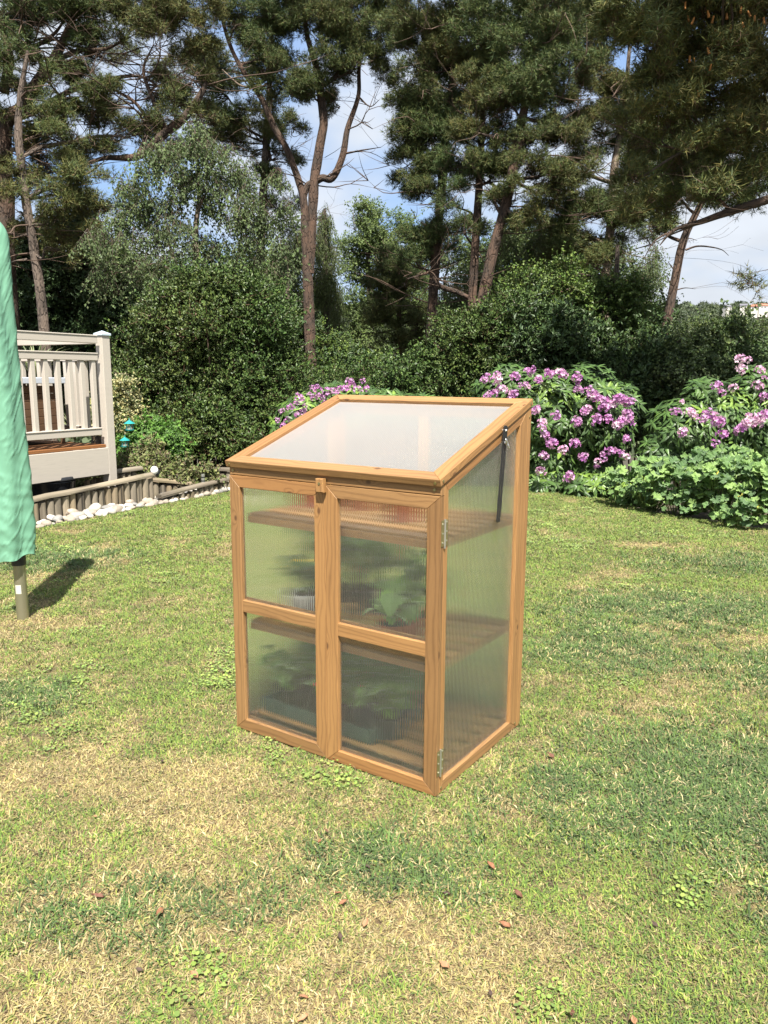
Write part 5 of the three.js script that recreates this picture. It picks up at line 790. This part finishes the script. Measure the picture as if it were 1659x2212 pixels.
shrub('woodland_shrub', 'low dark undergrowth behind the pink flowers at centre', 'shrub', 13, [[700, 850, 60, 40, 200], [780, 830, 60, 40, 200], [850, 850, 60, 40, 200], [640, 860, 50, 50, 180], [920, 860, 60, 40, 180], [760, 900, 90, 40, 220], [880, 910, 90, 40, 220], [1000, 900, 90, 40, 200]], [...darkS.slice(0, 1), ...bushS.slice(0, 2)], glossMat, { seed: 64, group: low });
// strap leaved plants
function straps(name, label, cat, base, n, len, wid, seed, cols, lean = 0.7, h0 = 0) {
  const t = thing(name, label, cat, base), r = rng(seed);
  for (let k = 0; k < n; k++) {
    const a = r() * 6.283, L = len * mix(0.6, 1, r()), out = lean * mix(0.2, 1, r()), T = new Tris(), seg = 6, s = V(-Math.sin(a), 0, Math.cos(a)), P = (f) => V(Math.cos(a) * L * out * Math.pow(f, 1.4), h0 + L * (f - 0.42 * out * f * f * f), Math.sin(a) * L * out * Math.pow(f, 1.4)), c = jit(pick(cols, r), r, 0.2), W = (f) => wid * (1 - f * f * 0.95) * 0.5;
    for (let i = 0; i < seg; i++) { const f = i / seg, g = (i + 1) / seg, p0 = P(f), p1 = P(g), a0 = p0.clone().addScaledVector(s, W(f)), b0 = p0.clone().addScaledVector(s, -W(f)), a1 = p1.clone().addScaledVector(s, W(g)), b1 = p1.clone().addScaledVector(s, -W(g)), m0 = p0.clone().add(V(0, -W(f) * 0.5, 0)), m1 = p1.clone().add(V(0, -W(g) * 0.5, 0)); T.tri(a0, a1, m0, c).tri(a1, m1, m0, c).tri(m0, m1, b0, c).tri(m1, b1, b0, c); }
    put('leaf', T.geo(), softMat, t);
  }
  return t;
}
{ const p = at(385, 1026, 8.3); straps('iris', 'clump of upright sword leaves behind the yellow green ivy', 'plant', p, 12, 0.28, 0.030, 71, [[0.16, 0.26, 0.05], [0.13, 0.22, 0.06], [0.34, 0.36, 0.06]], 0.45); }
{ const p = at(420, 1030, 8.4); straps('day_lily', 'arching thin green leaves near the steel path light', 'plant', p, 16, 0.20, 0.014, 72, [[0.16, 0.26, 0.06], [0.2, 0.3, 0.08]], 0.9); }
{ const p = at(75, 770, 9.3); p.y = hgt(p.x, p.z) - 0.05; const t = straps('cordyline', 'spiky palm like plant behind the deck railing', 'plant', p, 46, 0.62, 0.036, 73, [[0.22, 0.26, 0.12], [0.16, 0.2, 0.09], [0.30, 0.32, 0.16]], 1.0, 1.25); put('trunk', limb([V(0, -0.1, 0), V(0.02, 0.6, 0), V(0, 1.3, 0)], [0.06, 0.05, 0.045], 8, 8), greyBark, t); }
{ const p = at(155, 850, 9.0); p.y = 0.35; straps('cordyline', 'lower spiky variegated plant seen through the balusters', 'plant', p, 40, 0.5, 0.026, 74, [[0.36, 0.36, 0.16], [0.22, 0.26, 0.10], [0.42, 0.40, 0.2]], 1.1, 0.1); }

// ---------------------------------------------------------------- rhododendrons: whorls of long leaves, trusses of mauve flowers
function whorl(seed, cols) {
  const r = rng(seed), T = new Tris(), n = 8 + Math.floor(r() * 3);
  for (let k = 0; k < n; k++) {
    const a = k / n * 6.283 + r() * 0.3, el = mix(-0.15, 0.55, r()), L = mix(0.095, 0.145, r()), W = L * 0.28, c = jit(pick(cols, r), r, 0.18), d = V(Math.cos(a) * Math.cos(el), Math.sin(el), Math.sin(a) * Math.cos(el)), s = V(-Math.sin(a), 0, Math.cos(a)), nn = s.clone().cross(d);
    const P = (t, q) => { const w = W * 0.5 * Math.sin(Math.PI * Math.min(0.98, Math.pow(t, 0.85) * 0.97 + 0.02)); return d.clone().multiplyScalar(L * t).addScaledVector(s, q * w).addScaledVector(nn, -Math.abs(q) * w * 0.3).add(V(0, -L * 0.28 * t * t, 0)); };
    for (let i = 0; i < 4; i++) { const a0 = i / 4, a1 = (i + 1) / 4; for (const q of [-1, 1]) T.tri(P(a0, 0), P(a0, q), P(a1, q), c).tri(P(a0, 0), P(a1, q), P(a1, 0), c); }
  }
  return T.geo();
}
function truss(seed, cols) {
  const r = rng(seed), T = new Tris();
  for (let k = 0; k < 10; k++) {
    const z = mix(-0.25, 1, k / 9), a = k * 2.4, q = Math.sqrt(1 - z * z), n = V(q * Math.cos(a) + gauss(r) * 0.3, z + gauss(r) * 0.3, q * Math.sin(a) + gauss(r) * 0.3).normalize(), c0 = n.clone().multiplyScalar(mix(0.018, 0.055, r())), X = n.clone().cross(V(0.3, 0.2, 0.9)).normalize(), Y = n.clone().cross(X), c = jit(pick(cols, r), r, 0.22), R0 = mix(0.022, 0.036, r());
    for (let p = 0; p < 5; p++) { const b = p * 1.2566 + r() * 0.2, e = (ang, rad, h) => c0.clone().addScaledVector(X, Math.cos(ang) * rad).addScaledVector(Y, Math.sin(ang) * rad).addScaledVector(n, h); const l = e(b - 0.5, R0 * 0.75, 0.020), m = e(b, R0 * 1.05, 0.018 + 0.006 * r()), h = e(b + 0.5, R0 * 0.75, 0.020); T.tri(c0, l, m, c).tri(c0, m, h, c); }
  }
  return T.geo();
}
const RH = [[0.05, 0.095, 0.025], [0.068, 0.125, 0.03], [0.038, 0.07, 0.022]], RHY = [[0.14, 0.225, 0.04], [0.10, 0.17, 0.035]], MAUVE = [[0.42, 0.14, 0.37], [0.50, 0.22, 0.46], [0.34, 0.10, 0.31], [0.55, 0.30, 0.50]], PALE = [[0.66, 0.44, 0.60], [0.60, 0.32, 0.52], [0.72, 0.55, 0.62]];
const whorls = [1, 2, 3].map((s) => whorl(2000 + s, RH)), whorlsY = [1, 2].map((s) => whorl(2050 + s, RHY)), trussM = [1, 2, 3].map((s) => truss(2100 + s, MAUVE)), trussP = [1, 2].map((s) => truss(2150 + s, PALE));
const rhLeaf = new THREE.MeshPhysicalMaterial({ color: C(1, 1, 1), roughness: 0.42, specularIntensity: 0.5, vertexColors: true, side: THREE.DoubleSide });
function rhododendron(label, depth, lobes, blooms, seed, pale = 0.25, young = 0.2) {
  const r = rng(seed), t = thing('rhododendron', label, 'rhododendron', null, 'flowering rhododendrons at the lawn edge'), rest = whorls.map(() => []), stems = [];
  const dome = [];
  for (const [u, v, ru, rv, n, d = depth] of lobes) {
    const c = at(u, v, d), k = d / FOC, rad = V(ru * k, rv * k, (ru + rv) * 0.5 * k);
    const root = V(c.x + gauss(r) * 0.2, 0, c.z - 0.1); root.y = groundAt(root) - 0.1;
    for (let i = 0; i < 5; i++) { const e = c.clone().add(V(gauss(r) * rad.x * 0.6, gauss(r) * rad.y * 0.4, gauss(r) * rad.z * 0.5)); stems.push(limb([root, root.clone().lerp(e, 0.55).add(V(gauss(r) * 0.1, 0, gauss(r) * 0.1)), e], [0.018, 0.012, 0.006], 5, 7)); }
    for (let i = 0; i < n; i++) { const n3 = V(gauss(r), gauss(r) + 0.25, gauss(r) + 0.35).normalize(), q = mix(0.55, 1.05, Math.pow(r(), 0.5)), p = n3.clone().multiply(rad).multiplyScalar(q).add(c); if (p.y > groundAt(p) + 0.02) dome.push([p, n3, q]); }
  }
  dome.sort((a, b) => (a[0].z + a[2] * 0.5) < (b[0].z + b[2] * 0.5) ? 1 : -1);
  dome.forEach(([p, n, q], i) => {
    const dir = n.clone().add(V(0, 0.5, 0.1)).add(V(gauss(r) * 0.3, gauss(r) * 0.2, gauss(r) * 0.3)).normalize(), s = mix(0.8, 1.2, r()), quat = frame(dir, r() * 6.283);
    if (i < 260) put('leaf_whorl', n.y > 0.35 && r() < young * 2 ? pick(whorlsY, r) : pick(whorls, r), rhLeaf, t, (m) => { m.position.copy(p); m.quaternion.copy(quat); m.scale.setScalar(s); });
    else { const k = mix(0.8, 1.15, r()); rest[Math.floor(r() * 3)].push([new THREE.Matrix4().compose(p, quat, V(s, s, s)), C(k, k, k)]); }
  });
  whorls.forEach((g, i) => instances('leaves', g, rhLeaf, rest[i], t));
  const m = put('stems', mergeGeometries(stems), twigBark, t); m.userData.kind = 'stuff';
  for (const [u, v, d = depth, k = 1] of blooms) { const c = at(u, v, d); put('flower_truss', r() < pale ? pick(trussP, r) : pick(trussM, r), petalMat, t, (f) => { f.position.copy(c); f.quaternion.copy(frame(V(gauss(r) * 0.4, 0.8, 0.6 + gauss(r) * 0.3), r() * 6.28)); f.scale.setScalar(k * mix(0.45, 0.9, r())); }); }
  return t;
}
const scat = (seed, list, per, su, sv, d) => { const r = rng(seed), o = []; for (const [u, v] of list) for (let k = 0; k < per; k++) o.push([u + gauss(r) * su, v + gauss(r) * sv, d + gauss(r) * 0.06]); return o; };
rhododendron('wide mauve rhododendron right of the growhouse back corner', 8.6, [[1180, 900, 100, 100, 260], [1100, 850, 70, 60, 150], [1260, 900, 90, 110, 230], [1310, 920, 55, 90, 150], [1180, 990, 90, 60, 150], [1270, 1020, 80, 40, 130], [1090, 930, 60, 80, 110], [1340, 880, 40, 50, 80], [1190, 1045, 80, 26, 70, 8.3], [1290, 1050, 80, 26, 70, 8.0], [1370, 1060, 50, 30, 50, 7.7]],
  [...scat(81, [[1045, 822], [1070, 815], [1085, 845], [1115, 815], [1150, 800], [1165, 820], [1185, 805], [1130, 835], [1110, 850], [1060, 850]], 3, 9, 7, 8.1), ...scat(82, [[1210, 810], [1250, 818], [1275, 850], [1290, 860], [1245, 840], [1330, 865], [1345, 860], [1355, 868], [1300, 880], [1310, 870], [1270, 890]], 4, 10, 8, 8.0), ...scat(83, [[1290, 905], [1315, 905], [1330, 920], [1350, 905], [1355, 895], [1360, 910], [1250, 910], [1200, 905], [1160, 890], [1170, 915]], 3, 9, 9, 7.95), ...scat(84, [[1190, 960], [1240, 955], [1215, 975], [1300, 985], [1320, 970], [1340, 975], [1345, 985], [1260, 985], [1180, 990], [1165, 1020], [1230, 1030], [1290, 1000], [1350, 945], [1180, 940]], 2, 8, 8, 7.9)], 80, 0.3, 0.25);
rhododendron('mauve rhododendron showing over the left edge of the growhouse lid', 8.9, [[660, 900, 60, 50, 110], [720, 870, 60, 40, 100], [780, 870, 50, 36, 80], [630, 930, 50, 40, 80], [840, 880, 60, 36, 80], [920, 890, 70, 36, 90]],
  [...scat(85, [[610, 890], [618, 905], [600, 910], [625, 880], [640, 870], [650, 860], [660, 878], [640, 895], [665, 850], [680, 860], [695, 855], [690, 840], [705, 850], [675, 838], [720, 845], [735, 840], [745, 835], [760, 830], [770, 838], [785, 825], [655, 890], [700, 870], [730, 850], [610, 920]], 1, 5, 5, 8.35), [755, 826, 8.4], [790, 840, 8.4]], 86, 0.15, 0.15);
rhododendron('leafy rhododendron with pale mauve flowers at the right edge', 7.9, [[1480, 930, 80, 70, 200], [1560, 900, 80, 70, 220], [1640, 920, 70, 90, 220], [1440, 980, 60, 50, 130], [1540, 980, 90, 50, 180], [1630, 850, 50, 60, 110], [1530, 860, 50, 40, 90], [1700, 880, 80, 110, 160]],
  [...scat(87, [[1500, 900], [1520, 908], [1490, 890], [1530, 895], [1555, 915], [1560, 935], [1610, 915], [1625, 905], [1640, 915], [1655, 905], [1648, 890], [1600, 925], [1540, 905], [1550, 965], [1475, 935], [1460, 890]], 2, 7, 6, 7.35), ...scat(88, [[1595, 780], [1600, 800], [1612, 778], [1605, 805], [1640, 800], [1650, 820], [1640, 835], [1655, 850], [1548, 838], [1555, 845], [1580, 840], [1470, 868], [1655, 870]], 1, 5, 5, 7.6)], 89, 0.5, 0.3);

// ---------------------------------------------------------------- mallow with round pleated leaves at the right edge of the lawn
{
  const mallow = (seed, c0) => { const r = rng(seed), T = new Tris(), n = 21, c = V(0, 0, 0), ring = []; for (let i = 0; i <= n; i++) { const a = mix(0.25, 6.03, i / n), lobe = 0.86 + 0.14 * Math.cos(a * 5 * 1.0), R0 = 0.048 * lobe; ring.push(V(Math.cos(a) * R0, 0.012 + 0.008 * Math.cos(a * 10) + 0.010 * Math.cos(a * 2 + seed), Math.sin(a) * R0)); } const mid = ring.map((p, i) => V(p.x * 0.5, 0.004 + (i % 2 ? 0.0035 : 0), p.z * 0.5)); for (let i = 0; i < n; i++) { const q = jit(c0, r, 0.1); T.tri(c, mid[i + 1], mid[i], q).tri(mid[i], mid[i + 1], ring[i + 1], q).tri(mid[i], ring[i + 1], ring[i], q); } return T.geo(); };
  const leaves = [mallow(1, [0.145, 0.26, 0.06]), mallow(2, [0.105, 0.205, 0.05]), mallow(3, [0.215, 0.34, 0.085]), mallow(4, [0.075, 0.155, 0.045])], yellow = mallow(5, [0.48, 0.42, 0.05]);
  const t = thing('mallow', 'spreading mallow with round pale green pleated leaves at the right lawn edge', 'plant'), r = rng(91), rest = leaves.map(() => []), stalks = [], all = [];
  for (const [u, v, ru, rv, n, d] of [[1340, 1050, 40, 40, 70, 7.3], [1420, 1050, 60, 55, 130, 7.0], [1500, 1040, 70, 55, 150, 6.8], [1580, 1050, 70, 60, 160, 6.5], [1650, 1060, 60, 70, 150, 6.3], [1480, 1085, 90, 35, 110, 6.75], [1600, 1100, 70, 40, 110, 6.25], [1720, 1080, 70, 80, 120, 6.1], [1560, 1000, 110, 30, 130, 6.9], [1400, 1010, 50, 25, 60, 7.2]])
    for (let i = 0; i < n * 0.72; i++) { const n3 = V(gauss(r), gauss(r) + 0.2, gauss(r) + 0.4).normalize(), k = d / FOC, q = mix(0.4, 1.05, Math.pow(r(), 0.5)), c = at(u, v, d), p = c.clone().add(n3.clone().multiply(V(ru * k, rv * k, 0.26)).multiplyScalar(q)); if (p.y < 0.03) continue; all.push([p, n3, c]); }
  all.sort((a, b) => b[0].z + b[1].y * 0.2 - a[0].z - a[1].y * 0.2);
  all.forEach(([p, n, c], i) => {
    const dir = V(gauss(r) * 0.7 + n.x * 0.4, 0.8 + gauss(r) * 0.35, 0.4 + gauss(r) * 0.6).normalize(), s = mix(0.6, 1.35, r()) * (p.y > 0.25 ? 1.1 : 0.85), quat = frame(dir, r() * 6.283);
    if (i < 290) put('leaf', r() < 0.02 ? yellow : pick(leaves, r), softMat, t, (m) => { m.position.copy(p); m.quaternion.copy(quat); m.scale.setScalar(s); }); else { const k = mix(0.85, 1.1, r()); rest[Math.floor(r() * 4)].push([new THREE.Matrix4().compose(p, quat, V(s, s, s)), C(k, k, k)]); }
    if (i % 2 === 0) { const b = V(c.x + (p.x - c.x) * 0.35, -0.02, c.z - 0.12 + (p.z - c.z) * 0.2); stalks.push(limb([b, b.clone().lerp(p, 0.5).add(V(gauss(r) * 0.03, 0.02, gauss(r) * 0.03)), p], [0.0045, 0.0035, 0.002], 4, 5)); }
  });
  leaves.forEach((g, i) => instances('leaves', g, softMat, rest[i], t));
  const m = put('stalks', mergeGeometries(stalks), stemGreen, t); m.userData.kind = 'stuff';
}
// ---------------------------------------------------------------- the far side of the valley: wooded hill and a few houses
{
  const blob = [1, 2, 3].map((s) => { const r = rng(3000 + s), T = new Tris(); for (let k = 0; k < 90; k++) { const n = V(gauss(r), Math.abs(gauss(r)) + 0.1, gauss(r)).normalize(), c = n.clone().multiply(V(4.2, 4.6, 4.2)).multiplyScalar(mix(0.7, 1.05, r())), col = jit([0.075, 0.105, 0.045], r, 0.3); for (let q = 0; q < 3; q++) { const a = V(gauss(r), gauss(r), gauss(r)).multiplyScalar(0.75), b = V(gauss(r), gauss(r), gauss(r)).multiplyScalar(0.75); T.tri(c.clone().add(a), c.clone().add(b), c.clone().sub(a).sub(b), col); } } return T.geo(); });
  const lists = [[], [], []], r = rng(99);
  for (let k = 0; k < 5200; k++) { const z = -mix(70, 760, Math.pow(r(), 0.85)), x = gauss(r) * -z * 0.45 + -z * 0.12, s = mix(0.6, 1.35, r()), t = mix(0.7, 1.35, r()); lists[k % 3].push([new THREE.Matrix4().compose(V(x, hgt(x, z) - 0.5, z), frame(UP, r() * 6.28), V(s, s * mix(0.8, 1.3, r()), s)), C(t, t, t * mix(0.85, 1.1, r()))]); }
  const w = thing('far_woodland', 'hazy wooded hillside across the valley at the right', 'woodland'); w.userData.kind = 'stuff'; blob.forEach((g, i) => instances('crowns', g, softMat, lists[i], w));
  const white = new THREE.MeshStandardMaterial({ color: C(0.5, 0.48, 0.44), roughness: 0.9 }), roofs = [[0.28, 0.11, 0.07], [0.12, 0.12, 0.14], [0.32, 0.14, 0.09]].map((c) => new THREE.MeshStandardMaterial({ color: C(...c), roughness: 0.9 })), pane = new THREE.MeshStandardMaterial({ color: C(0.05, 0.06, 0.08), roughness: 0.2 });
  [[1606, 664, 'white house with a grey roof on the far hillside', 1], [1628, 666, 'pale house with a red roof on the far hillside, left of two', 0], [1646, 664, 'long pale house with a red roof at the far right edge', 2], [1570, 666, 'small white house peeping over the shrub tops', 1]].forEach(([u, v, say, k], i) => {
    const d = 430, p = at(u, v, d), h = thing('far_house', say, 'house', p); h.scale.setScalar(0.6); h.rotation.y = (i - 1.5) * 0.25;
    put('wall', new THREE.BoxGeometry(i === 2 ? 9 : 6, 10, 5), white, h, (m) => { m.position.y = -3.6; });
    const s = new THREE.Shape(); s.moveTo(-3, 0); s.lineTo(3, 0); s.lineTo(0, 1.9); s.closePath(); const g = new THREE.ExtrudeGeometry(s, { depth: i === 2 ? 9.6 : 6.6, bevelEnabled: false }); g.translate(0, 0, i === 2 ? -4.8 : -3.3); g.rotateY(Math.PI / 2);
    put('roof', g, roofs[k], h, (m) => { m.position.y = 1.402; });
    for (const x of [-1.6, 1.4]) put('window', new THREE.BoxGeometry(1.1, 1.2, 0.2), pane, h, (m) => { m.position.set(x, -0.2, 2.45); });
  });
}
renderer.render(scene, camera);
